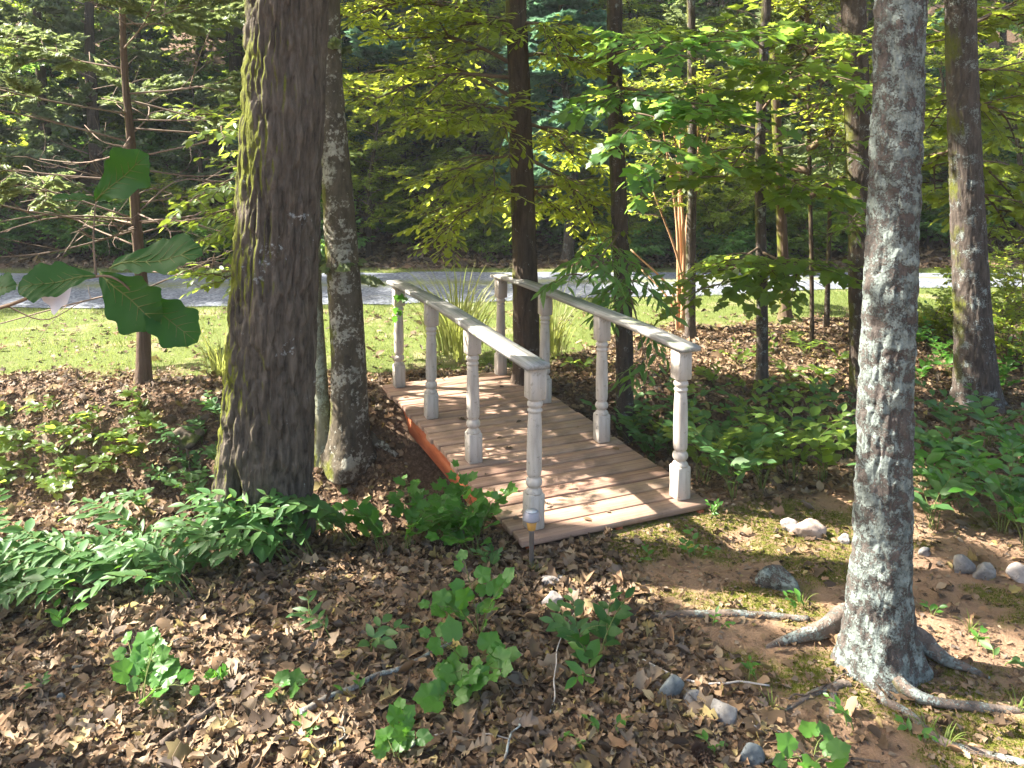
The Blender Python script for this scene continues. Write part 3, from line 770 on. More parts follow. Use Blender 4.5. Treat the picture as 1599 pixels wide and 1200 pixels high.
def reach(T, z, u, v, depth, **kw):
    """a low bough from the trunk at height z to the point seen at u,v"""
    T.bough(on_trunk(T, z), at(u, v, depth), **kw)

A, Bt, Ct, Dt, Et, Gt, Kt, Lt, Mt, Nt, Ht, It, Jt = [TR[k] for k in ('A', 'B', 'C', 'D', 'E', 'Gt', 'K', 'L', 'Mm', 'N', 'H', 'I', 'J')]
canopy(A, 4.6, 11, 9, 4.0, .15, ph=.4, clump=True)
canopy(Bt, 4.4, 8.6, 7, 2.6, .13, ph=1.4, clump=True)
canopy(Ct, 4.3, 9.6, 14, 3.0, .13, ph=2.2)
canopy(Dt, 4.2, 8.6, 9, 2.2, .13, ph=3.0)
canopy(Et, 4.6, 7.8, 7, 1.8, .12, ph=.2)
canopy(Gt, 4.3, 7.7, 8, 2.0, .12, ph=4.2)
canopy(Kt, 4.6, 9.6, 10, 2.8, .14, ph=5.0)
canopy(Mt, 4.6, 9.6, 13, 3.2, .14, ph=.9)
canopy(TR['B2'], 4.0, 5.8, 6, 1.5, .12, ph=.9)
for k in range(16):                                   # pine crown high above the frame
    z = 6.5 + 4.3 * k / 16; p = on_trunk(Lt, z); az = k * 2.4 + 1; L = 2.6 * (1 - .04 * k)
    Lt.bough(p, p + np.array([math.cos(az) * L, math.sin(az) * L, .3]), .04, 6, .8, .3, 4, 26, 'needle', .16, .05, .1, .9, 1.2, .3)
ob = dict(tpl='obov', size=.112, K=10, tw=.34, ntw=5, nsub=8, sub=.62, r0=.022, droop=.16, rise=.10, vert=.22)
C2 = Ct
for (z, u, v, d) in ((2.9, 560, 165, 6.9), (2.6, 640, 205, 6.7), (3.0, 610, 60, 7.2), (3.4, 530, 30, 7.4), (2.2, 690, 290, 6.9), (1.95, 700, 360, 7.0), (2.4, 730, 190, 6.6),
                     (3.3, 720, 40, 7.0), (2.5, 900, 250, 7.9), (2.2, 925, 350, 7.7), (3.1, 930, 110, 7.6), (3.4, 870, 60, 7.2), (1.9, 870, 330, 7.9), (2.7, 600, 110, 8.0), (3.2, 660, -20, 7.0)):
    reach(C2, z, u, v, d, **ob)
lob = dict(tpl='lobed', size=.13, K=6, tw=.36, ntw=4, nsub=7, sub=.6, r0=.016, droop=.12, rise=.05, vert=.10, flat=.28)
for (z, u, v, d) in ((3.1, 1090, 95, 5.6), (2.9, 1040, 250, 5.7), (2.8, 1140, 200, 6.0)):
    reach(Dt, z, u, v, d, **lob)
lanc = dict(tpl='lance', size=.15, K=7, tw=.24, ntw=4, nsub=5, sub=.34, r0=.012, droop=.5, rise=.05, vert=.1, flat=.5)
reach(Dt, 1.5, 900, 440, 6.1, **lanc); reach(Dt, 1.35, 1000, 470, 6.2, **lanc); reach(Dt, 1.1, 1010, 570, 6.2, **{**lanc, 'nsub': 3, 'sub': .2})
for (z, u, v, d) in ((3.2, 1090, 60, 6.6), (2.8, 1080, 190, 6.4), (3.0, 1290, 130, 6.2), (2.4, 1130, 280, 6.9), (2.6, 1290, 60, 6.6), (1.3, 1120, 450, 7.1), (1.25, 1250, 430, 7.0), (2.0, 1270, 300, 6.9)):
    reach(Gt, z, u, v, d, **lob)
vi = dict(tpl='lance', size=.10, K=7, tw=.22, ntw=4, nsub=4, sub=.3, r0=.008, droop=.2)
for (z, u, v) in ((2.6, 1310, 170), (2.2, 1300, 260), (1.5, 1320, 360), (3.0, 1375, 60)): reach(Kt, z, u, v, 6.4, **vi)
mp = dict(tpl='lobed', size=.115, K=7, tw=.36, ntw=5, nsub=9, sub=.75, r0=.02, droop=.15, rise=.08, vert=.2)
for (z, u, v, d) in ((3.4, 1590, 40, 8.4), (3.2, 1450, 60, 8.6), (3.0, 1610, 140, 8.0), (2.7, 1590, 230, 8.6), (2.3, 1460, 300, 8.8), (2.2, 1600, 330, 8.4), (2.8, 1450, 200, 8.9), (1.9, 1590, 390, 8.9), (3.4, 1540, 20, 9.2)):
    reach(Mt, z, u, v, d, **mp)
sm = dict(tpl='oval', size=.085, K=8, tw=.3, ntw=4, nsub=6, sub=.5, r0=.012, droop=.12, rise=.06, vert=.15)
for (z, u, v, d) in ((2.6, 330, 205, 5.6), (2.2, 300, 310, 5.9), (1.8, 290, 390, 6.0), (1.3, 330, 440, 6.3), (2.0, 350, 340, 5.8)):
    reach(TR['B2'], z, u, v, d, **sm)
# cedars: bare lower limbs, feathery sprays
def cedar_limbs(T, z0, z1, n, Rr, bare=.35, dens=30, ph=0.0):
    for k in range(n):
        f = (k + .5) / n; z = z0 + (z1 - z0) * f; p = on_trunk(T, z); az = ph + k * 2.39996 + rng.normal(0, .2)
        L = Rr * (1 - .6 * f) * rng.uniform(.7, 1.1)
        E = p + np.array([math.cos(az) * L, math.sin(az) * L, L * rng.uniform(.10, .45)])
        T.bough(p, E, .010, 13, .7, .24, 6, dens, 'needle', .07, -.04, .05, .9, 1.0, .3, bare * (1 - f), .0022, .3)
cedar_limbs(Nt, 1.0, 5.6, 22, 2.4, .7)
cedar_limbs(Ht, 1.5, 6.6, 24, 2.0, .3)
for k in range(26):                                   # dry dead limbs low on the cedar
    z = .9 + 1.9 * rng.random(); p = on_trunk(Nt, z); az = rng.uniform(0, 6.28); L = rng.uniform(.6, 1.9)
    E = p + np.array([math.cos(az) * L, math.sin(az) * L, L * rng.uniform(-.25, .25)])
    Q = Nt.limb([p, (p + E) / 2 + rng.normal(0, .08, 3), E], .010, .003, 8, 4, True)
    for m in range(6):
        q = Q[2 + m % 6]; e = q + norm(E - p) * .25 + rng.normal(0, .16, 3)
        Nt.wood.add(*tube_geo(spline([q, (q + e) / 2 + rng.normal(0, .03, 3), e], 4), np.linspace(.004, .0015, 4), 3))
for k in range(18):                                   # bare twigs of the leafless sapling
    z = .35 + 1.8 * rng.random(); p = on_trunk(Jt, z); az = rng.uniform(0, 6.28); E = p + np.array([math.cos(az) * .45, math.sin(az) * .45, rng.uniform(0, .3)])
    Jt.limb([p, (p + E) / 2 + rng.normal(0, .03, 3), E], .005, .0015, 5, 3, True)
canopy(It, 1.6, 4.0, 9, .9, .08, 'oval')
for key, lm, wm in (('A', 'mid', 'twig'), ('B', 'mid', 'twig'), ('B2', 'mid', 'twig'), ('C', 'sun', 'twig'), ('D', 'deep', 'twig'), ('E', 'mid', 'twig'), ('Gt', 'mid', 'twig'),
                    ('K', 'mid', 'twig'), ('L', 'blue', 'twig'), ('Mm', 'sun', 'twig'), ('N', 'cedar', 'dead'), ('H', 'cedar', 'dead'), ('I', 'sun', 'twig'), ('J', 'mid', 'twig')):
    TR[key].finish(G[lm], G[wm])

# clump of orange-brown stems (a multi-stemmed shrub) beside the grey pole
b = gpx(1064, 514); F_ = Tree('crape_myrtle', 'many-stemmed shrub with smooth orange-brown stems at the lawn edge', b, None, 'shrub')
for k, (u, v, w) in enumerate(((1035, 200, 7), (1050, 180, 8), (1062, 190, 9), (1090, 230, 8), (1108, 200, 9), (1100, 120, 10), (1020, 300, 6), (1072, 130, 8), (1000, 420, 5), (985, 390, 5))):
    E = at(u, v, b[1] + rng.uniform(-.4, .5)); p = b + np.array([rng.uniform(-.06, .06), rng.uniform(-.06, .06), -.05])
    m = p + (E - p) * .45 + np.array([(p[0] - E[0]) * .18, 0, .12]) + rng.normal(0, .04, 3)
    P = spline(np.array([p, m, E]) - b, 18)
    MB().add(*tube_geo(P, np.linspace(w * .0042, .008, 18), 10)).build('stem', B['smooth'], F_.o, True)
    for q in range(3 if k < 8 else 0):
        az = rng.uniform(0, 6.28); s_ = P[13 + q * 2] + b
        F_.bough(s_, s_ + np.array([math.cos(az) * .7, math.sin(az) * .7, .35]), .008, 5, .4, .25, 4, 7, 'oval', .075)
F_.finish(G['sun'], G['twig'])

# unseen trees added outside the frame so their crowns shade the foreground
OFF = [(-5.7, 3.5, 11, 3.2), (-8.6, 3.0, 9.5, 2.4), (-4.4, 2.4, 10, 3.2), (5.6, 4.6, 10, 3.4), (-9.0, 6.4, 11, 3.2)]
for k, (x, y, h, r_) in enumerate(OFF):
    b = np.array([x, y, float(gh(x, y))]); T = Tree('unseen_shade_tree', 'unseen leafy hardwood added outside the view to shade the woodland floor', b, 'unseen hardwoods added for shade')
    P = spline(np.array([[0, 0, -.1], [.1, 0, h * .35], [-.1, .1, h * .7], [0, 0, h]]), 30)
    MB().add(*tube_geo(P, np.linspace(.17, .03, 30), 16, bark_disp(30, 5, .008, 0, (.4, .15, 5, k), None, .06, k))).build('trunk', B['brown'], T.o, True)
    T.low = P + b; T.axis = P[-2:] + b
    canopy(T, 4.6, h - .4, (6, 3, 6, 12, 7)[k], r_, .15, ph=k, clump=True)
    T.finish(G['mid'], G['twig'])

# ------------------------------------------------------------------ wood on the slope across the road
def far_proto(kind, h, r_, seed):
    T = Tree('proto', 'x', (0, 0, 0)); T.split = False
    P = spline(np.array([[0, 0, -.4], [rng.normal(0, .15), rng.normal(0, .15), h * .4], [rng.normal(0, .2), rng.normal(0, .2), h * .75], [0, 0, h]]), 22)
    bk = B['brown'] if kind != 'pine' else B['grey']
    MB().add(*tube_geo(P, np.linspace(.10 + .007 * h, .02, 22), 10, bark_disp(20, 5, .01, 0, (.4, .2, 5, seed), None, .08, seed))).build('trunk', bk, T.o, True)
    T.low = P; T.axis = P[-2:]
    if kind == 'pine':
        n = 30
        for k in range(n):
            f = (k + .5) / n; z = h * (.18 + .8 * f); p = on_trunk(T, z); az = k * 2.4 + seed; L = r_ * (1 - .75 * f) * rng.uniform(.7, 1.1)
            T.bough(p, p + np.array([math.cos(az) * L, math.sin(az) * L, L * .25]), .03, 7, L * .4, .3, 4, 30, 'needle', .24, .03, .0, .9, 1.5, .3, 0, .004, .3)
        T.finish(G['blue'], G['twig'])
    elif kind == 'cedar':
        n = 26
        for k in range(n):
            f = (k + .5) / n; z = h * (.12 + .85 * f); p = on_trunk(T, z); az = k * 2.4 + seed; L = r_ * (1 - .7 * f) * rng.uniform(.7, 1.1)
            T.bough(p, p + np.array([math.cos(az) * L, math.sin(az) * L, L * .35]), .02, 8, L * .4, .3, 5, 22, 'needle', .11, .0, .05, .9, 1.1, .3, .1, .003, .3)
        T.finish(G['cedar'], G['dead'])
    else:
        n = 26
        for k in range(n):
            f = (k + .5) / n; z = h * (.16 + .8 * f); p = on_trunk(T, z); az = k * 2.4 + seed; L = r_ * (1 - .6 * f ** 1.5) * rng.uniform(.65, 1.1)
            T.bough(p, p + np.array([math.cos(az) * L, math.sin(az) * L, L * rng.uniform(.05, .45)]), .035, 9, L * .45, .45, 6, 9, 'quad', .155, .05, .15, .9, .45, .2, 0, .004, .3)
        T.finish(G[kind], G['twig'])
    return T.o
def shrub_proto(mat, h, r_, size, tpl):
    T = Tree('proto', 'x', (0, 0, 0)); T.split = False
    for k in range(12):
        az = k * 2.4; L = r_ * rng.uniform(.4, 1)
        T.bough(np.array([rng.normal(0, .05), rng.normal(0, .05), -.05]), np.array([math.cos(az) * L, math.sin(az) * L, h * rng.uniform(.45, 1.05)]), .012, 9, .5, .26, 5, 8, tpl, size, .15, .2, .9, .5, .15, 0, .003, .35)
    T.finish(G[mat], G['twig'], 'foliage'); return T.o
PRO = {'dec1': far_proto('deep', 13, 3.2, 1), 'dec2': far_proto('mid', 11, 3.0, 2), 'dec3': far_proto('sun', 9, 2.6, 3), 'pine1': far_proto('pine', 14, 2.6, 4), 'pine2': far_proto('pine', 7, 1.9, 5), 'ced': far_proto('cedar', 8, 2.1, 6),
       'sh1': shrub_proto('mid', 1.3, 1.0, .12, 'quad'), 'sh2': shrub_proto('sun', 1.8, 1.1, .11, 'quad'), 'sh3': shrub_proto('deep', 1.1, 1.1, .12, 'quad')}
FN = {'dec1': ('broadleaf_tree', 'tall dark green broadleaf tree on the slope across the road', 'tree', 'dark broadleaf trees on the slope'),
      'dec2': ('broadleaf_tree', 'mid green leafy tree on the slope across the road', 'tree', 'mid green trees on the slope'),
      'dec3': ('broadleaf_tree', 'smaller yellow-green leafy tree on the slope across the road', 'tree', 'yellow-green trees on the slope'),
      'pine1': ('slope_pine', 'tall pine with blue-green needles on the slope across the road', 'tree', 'tall pines on the slope'),
      'pine2': ('young_pine', 'young bushy pine with soft blue-green needles across the road', 'tree', 'young pines across the road'),
      'ced': ('slope_cedar', 'feathery grey-green cedar at the wood edge across the road', 'tree', 'cedars across the road'),
      'sh1': ('roadside_shrub', 'leafy mid green shrub on the verge across the road', 'shrub', 'mid green shrubs on the verge'),
      'sh2': ('roadside_shrub', 'upright yellow-green shrub on the verge across the road', 'shrub', 'yellow-green shrubs on the verge'),
      'sh3': ('roadside_shrub', 'low dark green shrub on the verge across the road', 'shrub', 'dark shrubs on the verge')}
for k_, o in PRO.items():
    o.name = FN[k_][0]
used = set()
def put(kind, x, y, s=1.0):
    o = PRO[kind] if kind not in used else copy_tree(PRO[kind]); used.add(kind)
    nm, lb, ct, gr_ = FN[kind]
    if ct == 'shrub' and y > 17.2: lb = lb.replace('on the verge', 'among the trees on the slope'); gr_ = gr_.replace('on the verge', 'among the trees on the slope')
    o.name = nm; tag(o, lb, ct, gr_)
    o.location = (float(x), float(y), float(gh(x, y))); o.rotation_euler = (rng.normal(0, .03), rng.normal(0, .03), rng.uniform(0, 6.28))
    o.scale = (s * rng.uniform(.9, 1.1), s * rng.uniform(.9, 1.1), s)
spots = []
for row, (y0, dx) in enumerate(((17.0, 1.9), (19.8, 2.2), (22.8, 2.6), (26.5, 3.2), (31, 4.2))):
    half = .645 * y0 + 4; n = int(2 * half / dx)
    for k in range(n):
        x = -half + dx * (k + .5) + rng.normal(0, .5); spots.append((row, x, y0 + rng.normal(0, .7)))
# a gap in the front row behind the bridge lets one see the bare slope
for row, x, y in spots:
    u = x / y * FPX + 800
    if row == 0 and 600 < u < 860: continue
    if row == 1 and 660 < u < 760: continue
    if row == 0: kind = rng.choice(['dec2', 'dec3', 'ced', 'pine2', 'dec2'])
    else: kind = rng.choice(['dec1', 'dec1', 'dec2', 'pine1', 'dec2', 'ced'])
    if row == 0 and u < 420: kind = rng.choice(['ced', 'ced', 'dec2'])
    if row == 0 and 980 < u < 1330: kind = rng.choice(['ced', 'ced', 'dec3'])
    if row == 0 and u > 1380: kind = rng.choice(['dec3', 'dec3', 'dec2'])
    put(kind, x, y, rng.uniform(.85, 1.1) if rng.random() < .2 else rng.uniform(.36, .58) * (1.5 if kind == 'pine2' else 1))
put('pine2', -4.6, 17.6, .85); put('pine2', -3.3, 19.0, .8)
put('pine1', -2.6, 18.2, .9); put('pine1', -1.2, 21.0, 1.0)
for k in range(130):
    x = rng.uniform(-15, 15); y = rng.uniform(15.5, 17.2) if k < 38 else rng.uniform(17, 23)
    u = x / y * FPX + 800
    if 650 < u < 720 and 16.2 < y < 19: continue
    put(rng.choice(['sh1', 'sh1', 'sh2', 'sh3', 'sh3']), x, y, rng.uniform(.55, 1.05) * (1 if y < 17.2 else 1.35))

for k in range(34):
    y = rng.uniform(18.5, 27); x = rng.uniform(-.62 * y, .62 * y); u = x / y * FPX + 800
    if 630 < u < 760 and y < 21: continue
    put(rng.choice(['dec1', 'dec2', 'pine2', 'dec2', 'dec3']), x, y, rng.uniform(.4, .62))

for k in range(16):                                   # thin understory on the bare part of the slope
    y = rng.uniform(17.2, 22); x = (rng.uniform(560, 1010) - 800) / FPX * y
    put(rng.choice(['sh1', 'sh3', 'sh2', 'pine2']), x, y, rng.uniform(.45, .8) if k % 4 else .4)

for (x, y, s_) in ((-13.6, 15.9, 1.1), (-17.5, 15.6, 1.15), (-21.5, 16.4, 1.2), (-26, 17.0, 1.15)):
    put('dec1', x, y, s_)                             # tall edge trees added left of frame so their shade lies over the drive

for (u, y, kd, s_) in ((560, 21.5, 'dec1', .6), (600, 23.5, 'pine2', 1.0), (640, 22.2, 'dec2', .55), (690, 24, 'dec1', .7), (740, 23, 'pine2', .9), (790, 22.5, 'dec1', .55), (580, 19.2, 'pine2', .6), (860, 21, 'dec2', .6), (920, 19.5, 'dec1', .5), (620, 26, 'dec1', .8), (720, 27, 'dec1', .8), (500, 19.5, 'dec2', .6), (1040, 19, 'ced', .7), (1110, 18.5, 'ced', .75), (1000, 22, 'dec2', .7)):
    put(kd, (u - 800) / FPX * y, y, s_)

for (u, y, kd, s_) in ((575, 18.6, 'pine1', .6), (625, 20.4, 'dec1', .55), (672, 21.6, 'dec2', .7), (712, 20.6, 'dec1', .5), (752, 21.2, 'dec2', .6), (660, 23.5, 'pine1', .8), (600, 17.4, 'dec2', .38), (835, 19.4, 'dec1', .5), (540, 20.8, 'dec2', .65), (1090, 20.5, 'dec1', .6), (1060, 17.6, 'dec2', .4)):
    put(kd, (u - 800) / FPX * y, y, s_)

for (u, y, kd, s_) in ((575, 16.3, 'dec3', .42), (640, 17.2, 'dec3', .45), (745, 17.6, 'dec3', .5), (880, 16.6, 'dec3', .45), (690, 18.6, 'dec3', .55), (960, 17.2, 'dec3', .5), (1090, 16.4, 'dec3', .4), (1010, 18.4, 'dec3', .6)):
    put(kd, (u - 800) / FPX * y, y, s_)

# ------------------------------------------------------------------ undergrowth: every leaf its own part
_lm = {}
def leaf_mesh(tpl, mat, k=0):
    key = (tpl, mat, k)
    if key not in _lm:
        V, F = LEAF[tpl]; V = V.copy(); V[:, 2] += (.05 * np.sin(V[:, 0] * 7 + k * 2) * V[:, 1] * 2 + .03 * k * V[:, 1]) ; V[:, 1] *= 1 + .12 * (k - 1)
        me = MB().add(V, F, .33 * k).mesh('leaf', True); me.materials.append(G[mat]); _lm[key] = me
    return _lm[key]
def leaf_obj(parent, tpl, mat, p, d, n, size, name='leaf'):
    o = bpy.data.objects.new(name, leaf_mesh(tpl, mat, int(rng.integers(3)))); COL.objects.link(o); o.parent = parent
    Bm = basis(np.asarray(d)[None], np.asarray(n)[None])[0] * size
    o.matrix_basis = Matrix([[*Bm[0], p[0]], [*Bm[1], p[1]], [*Bm[2], p[2]], [0, 0, 0, 1]])
    return o
def plant(name, label, group, base, nst, length, tpl, size, nl, mat, e0=75, e1=10, heading=None, fan=3.14, up=(0, -.25, 1), cat='plant', t0=.22, pet=.0, jit=.25):
    base = np.array(base, float); base[2] -= .01
    o = thing(name, label, cat, base, group); st = MB()
    for s_ in range(nst):
        az = (rng.uniform(0, 6.28) if heading is None else heading + rng.uniform(-fan, fan)); L = length * rng.uniform(.7, 1.15); n = 10
        e = np.radians(np.linspace(e0 + rng.normal(0, 8), e1 + rng.normal(0, 12), n)); a = az + np.linspace(0, rng.normal(0, .35), n)
        D = np.stack([np.cos(e) * np.cos(a), np.cos(e) * np.sin(a), np.sin(e)], -1)
        P = np.vstack([[0, 0, 0], np.cumsum(D * (L / n), 0)]) + np.array([rng.normal(0, .02), rng.normal(0, .02), 0])
        st.add(*tube_geo(P, np.linspace(.0035, .0012, n + 1), 4))
        for k in range(nl):
            t = t0 + (1 - t0) * (k + rng.uniform(.2, .8)) / nl; i_ = min(n - 1, int(t * n)); p = P[i_] + (P[i_+1] - P[i_]) * (t * n - i_)
            T = D[i_]; sd_ = np.cross([0, 0, 1.0], [math.cos(a[i_]), math.sin(a[i_]), 0]) * (1 if k % 2 else -1)
            d = sd_ * rng.uniform(.6, 1.0) + T * rng.uniform(.4, .9) + rng.normal(0, .15, 3)
            if k == nl - 1: d = T + rng.normal(0, .1, 3)
            d = d / np.linalg.norm(d); nn = np.array(up) + rng.normal(0, jit, 3)
            q = p + d * pet * size
            if pet: st.add(*tube_geo(np.array([p, (p+q)/2, q]), .0012, 3))
            leaf_obj(o, tpl, mat, q, d, nn, size * rng.uniform(.65, 1.15) * (.75 + .4 * math.sin(math.pi * min(1, t))))
    st.build('stems', G['stem'], o, True)
    return o
def near(u, v): return gpx(u + rng.normal(0, 6), v + rng.normal(0, 4))
lab = 'arching leafy plant leaning along the near bank below the massive oak'
for (u, v) in ((15, 905), (55, 930), (85, 890), (120, 915), (160, 935), (195, 900), (235, 925), (270, 905), (300, 935), (335, 895), (350, 870), (30, 870), (380, 880), (250, 880), (140, 880)):
    plant('arching_plant', lab, 'arching plants below the oak', near(u, v), 4, .60, 'frond', .10, 15, 'plant', 58, -18, 3.35, .8)
for (u, v) in ((440, 862), (470, 850), (500, 868), (530, 845), (560, 850), (455, 880)):
    plant('arching_plant', 'arching plant with overlapping narrow leaves beside the oak foot', 'arching plants beside the oak foot', near(u, v), 5, .66, 'frond', .115, 15, 'plant', 66, -5, 3.3, .5)
for (u, v) in ((600, 858), (640, 862), (675, 850), (705, 866), (735, 850), (752, 838), (745, 872), (650, 835)):
    plant('lobed_seedling', 'bushy seedling with lobed leaves beside the orange side beam of the footbridge', 'seedlings beside the bridge beam', near(u, v), 4, .36, ('vine' if rng.random() < .5 else 'vine2'), .085, 7, 'vine', 80, 25, None, 3, cat='plant', pet=.5)
for (u, v) in ((1010, 735), (1045, 715), (1075, 690), (1110, 760), (1120, 715), (1150, 740), (1165, 690), (1190, 765), (1215, 725), (1240, 755), (1260, 700), (1290, 750), (1320, 720), (985, 700), (1140, 780)):
    plant('leafy_bush', 'leafy green undergrowth bush filling the ditch beside the footbridge', 'bushes in the ditch beside the bridge', near(u, v), 7, .66, 'ovalfine', .105, 10, 'plant' if rng.random() < .7 else 'mid', 82, 20)
for (u, v) in ((1440, 770), (1470, 730), (1500, 800), (1530, 760), (1560, 830), (1590, 800), (1450, 820), (1580, 740), (1545, 700), (1480, 690), (1595, 850), (1440, 720)):
    plant('leafy_bush', 'leafy green undergrowth bush behind the row of three stones', 'bushes beside the pine', near(u, v), 6, .56, 'ovalfine', .105, 9, 'plant' if rng.random() < .5 else 'vine', 75, 10)
for (u, v) in ((20, 700), (60, 690), (100, 720), (140, 740), (60, 750), (120, 690), (190, 745), (25, 660), (200, 690), (230, 650), (10, 770), (90, 780), (160, 700), (40, 720), (170, 660), (230, 720), (85, 655), (5, 730), (130, 765), (260, 680)):
    plant('bank_plant', 'small sunlit leafy plant on the far bank of the ditch', 'plants on the far bank below the cedar', near(u, v), 4, .36, 'vine2' if rng.random() < .5 else 'ovalfine', .095, 6, 'mid', 60, -5, 3.4, 1.2)
for (u, v) in ((290, 700), (320, 690), (335, 730), (300, 740), (330, 765), (270, 770), (310, 800), (345, 660), (240, 800)):
    plant('bank_plant', 'small round-leaved plant on the bank close against the massive oak', 'plants on the bank by the oak', near(u, v), 4, .32, 'ovalfine', .07, 10, 'plant', 75, 10, 3.3, 1.5)
for (u, v) in ((1120, 600), (1150, 575), (1215, 560), (1240, 600), (1250, 560), (1285, 585), (1210, 640), (1160, 625), (1270, 620), (1310, 570), (1230, 535), (1050, 640), (905, 575)):
    plant('bank_plant', 'low green plant in the leaf litter of the sloping far bank', 'plants on the far bank past the bridge', near(u, v), 4, .30, 'ovalfine', .09, 7, 'mid', 70, 10)
for (u, v) in ((1440, 545), (1470, 560), (1455, 520), (1480, 590), (1570, 590), (1595, 560), (1560, 620), (1430, 600)):
    plant('bank_bush', 'bright green low bush near the stout dark-barked trunk', 'bushes near the stout trunk', near(u, v), 6, .42, 'ovalfine', .085, 8, 'vine', 80, 15)
# seedlings in the foreground
def seedling(label, u, v, nst, L, tpl, size, nl, mat='vine', e0=80, e1=35, **kw):
    return plant('seedling', label, None, gpx(u, v), nst, L, tpl, size * .84, nl, mat, e0, e1, up=(0, -.7, 1), **kw)
seedling('climbing seedling with toothed lobed leaves below the bridge corner', 742, 1000, 3, .36, 'vine', .095, 7, pet=.4)
seedling('lobed-leaf vine sprawling low in the brown litter', 735, 1055, 4, .22, 'vine', .10, 6, pet=.4, e1=10)
seedling('lobed-leaf sprig lying over dry leaves', 705, 1110, 3, .16, 'vine', .11, 4, pet=.3, e1=0)
seedling('compound-leaf seedling beside the pale round stone', 900, 1015, 4, .26, 'ovalfine', .09, 7, 'plant', e1=10)
seedling('tall compound-leaf seedling with pointed deep green leaves', 935, 1035, 3, .34, 'ovalfine', .10, 8, 'oakl', e1=25)
seedling('five-leaved seedling spreading flat under the compound-leaf seedlings', 915, 1060, 2, .16, 'ovalfine', .10, 5, 'vine', e1=-10)
seedling('round-lobed bright seedling clump lying in open litter', 225, 1110, 4, .26, 'vine', .095, 5, pet=.3, e1=5)
seedling('pair of bright seedlings rising beside a fallen lichen-covered branch', 255, 1075, 2, .2, 'vine', .09, 5, pet=.3, e1=20)
seedling('pinnate seedling of narrow pale leaves in the litter', 500, 1000, 2, .26, 'lance', .09, 8, 'plant', e0=60, e1=-5, heading=2.6, fan=.8)
seedling('broad-leaved pale seedling behind the fallen branch', 580, 1015, 3, .22, 'ovalfine', .085, 5, 'plant', e1=0)
seedling('small three-leaved sprout in the litter', 420, 1100, 2, .14, 'vine', .07, 3, e1=10)
seedling('small yellow-green sprout standing in shade', 640, 1160, 2, .18, 'vine', .075, 4, e1=30, pet=.3)
seedling('glossy low seedling beside the small yellow-green sprout', 625, 1195, 2, .12, 'vine', .09, 3, e1=10, pet=.3)
seedling('heart-leaved bright seedling beside the grey blue stone', 1262, 1195, 3, .13, 'vine', .085, 3, e1=5, pet=.3)
seedling('small green sprout between exposed pine roots', 1335, 1140, 2, .12, 'ovalfine', .05, 5, e1=10)
seedling('tiny sprout on the mossy soil behind the pine root', 1245, 955, 2, .12, 'ovalfine', .05, 5)
seedling('low sprig on bare soil at the deck edge', 1085, 870, 3, .16, 'ovalfine', .055, 6, e1=5)
seedling('small leafy sprig against the corner post foot', 1108, 810, 3, .14, 'ovalfine', .045, 5)
seedling('upright pale seedling in front of the arching plants', 100, 990, 3, .22, 'ovalfine', .08, 5, 'vine')
seedling('very small lobed seedling alone in the litter', 345, 1060, 2, .12, 'vine', .06, 4)
seedling('little sprig by the stake of the path light', 770, 885, 4, .14, 'ovalfine', .06, 6, 'plant')
seedling('low leaf pair on sunlit soil past the pine roots', 1560, 1035, 2, .08, 'ovalfine', .07, 3, 'plant', e1=0)
for k, (u, v) in enumerate(((880, 1165), (950, 1150), (560, 1090), (470, 1150), (1120, 1165), (1180, 1065), (1420, 1150), (1010, 880), (1130, 985), (60, 1075), (1530, 1010), (1450, 960))):
    plant('tiny_sprout', 'tiny green sprout poking out of the woodland floor', 'tiny sprouts', gpx(u, v), 2, .09, 'ovalfine', .04, 4, 'vine', 75, 20)
# sprig of vine hanging on the far left post
pv = at(628, 470, 7.15); vo = thing('vine_sprig', 'small leafy vine sprig clinging to the rail end', 'vine', pv)
MB().add(*tube_geo(spline(np.array([[0, 0, .03], [-.06, 0, -.05], [-.07, .02, -.15]]), 8), .003, 4)).build('stem', G['stem'], vo)
for q in ((-.02, -.03, .02), (.04, -.04, .0), (-.06, -.02, -.06), (-.02, -.03, -.08), (-.07, -.02, -.14), (.02, -.02, .04)):
    leaf_obj(vo, 'lobed', 'vine', q, rng.normal(0, 1, 3) + [0, 0, -.5], (rng.normal(0, .3), -1, .6), .075)

# ---- overhanging oak twig with big leaves, close to the camera
dq = 1.75; b0 = at(150, 432, dq)
tw = thing('oak_twig', 'overhanging oak twig with large dark green lobed leaves', 'branch', b0)
P = spline(np.array([at(-90, 500, 2.0), at(10, 478, 1.9), at(80, 450, 1.8), at(150, 432, dq), at(185, 438, dq - .02), at(220, 470, dq)]) - b0, 24)
MB().add(*tube_geo(P, np.linspace(.005, .002, 24), 8)).build('stem', G['twig'], tw, True)
P = spline(np.array([at(150, 432, dq), at(146, 370, dq + .05), at(150, 312, dq + .08)]) - b0, 10)
MB().add(*tube_geo(P, np.linspace(.003, .0015, 10), 6)).build('stem', G['twig'], tw, True)
P = spline(np.array([at(10, 478, 1.9), at(70, 500, 1.9), at(130, 470, 1.95)]) - b0, 10)
MB().add(*tube_geo(P, np.linspace(.002, .001, 10), 5)).build('stem', G['twig'], tw, True)
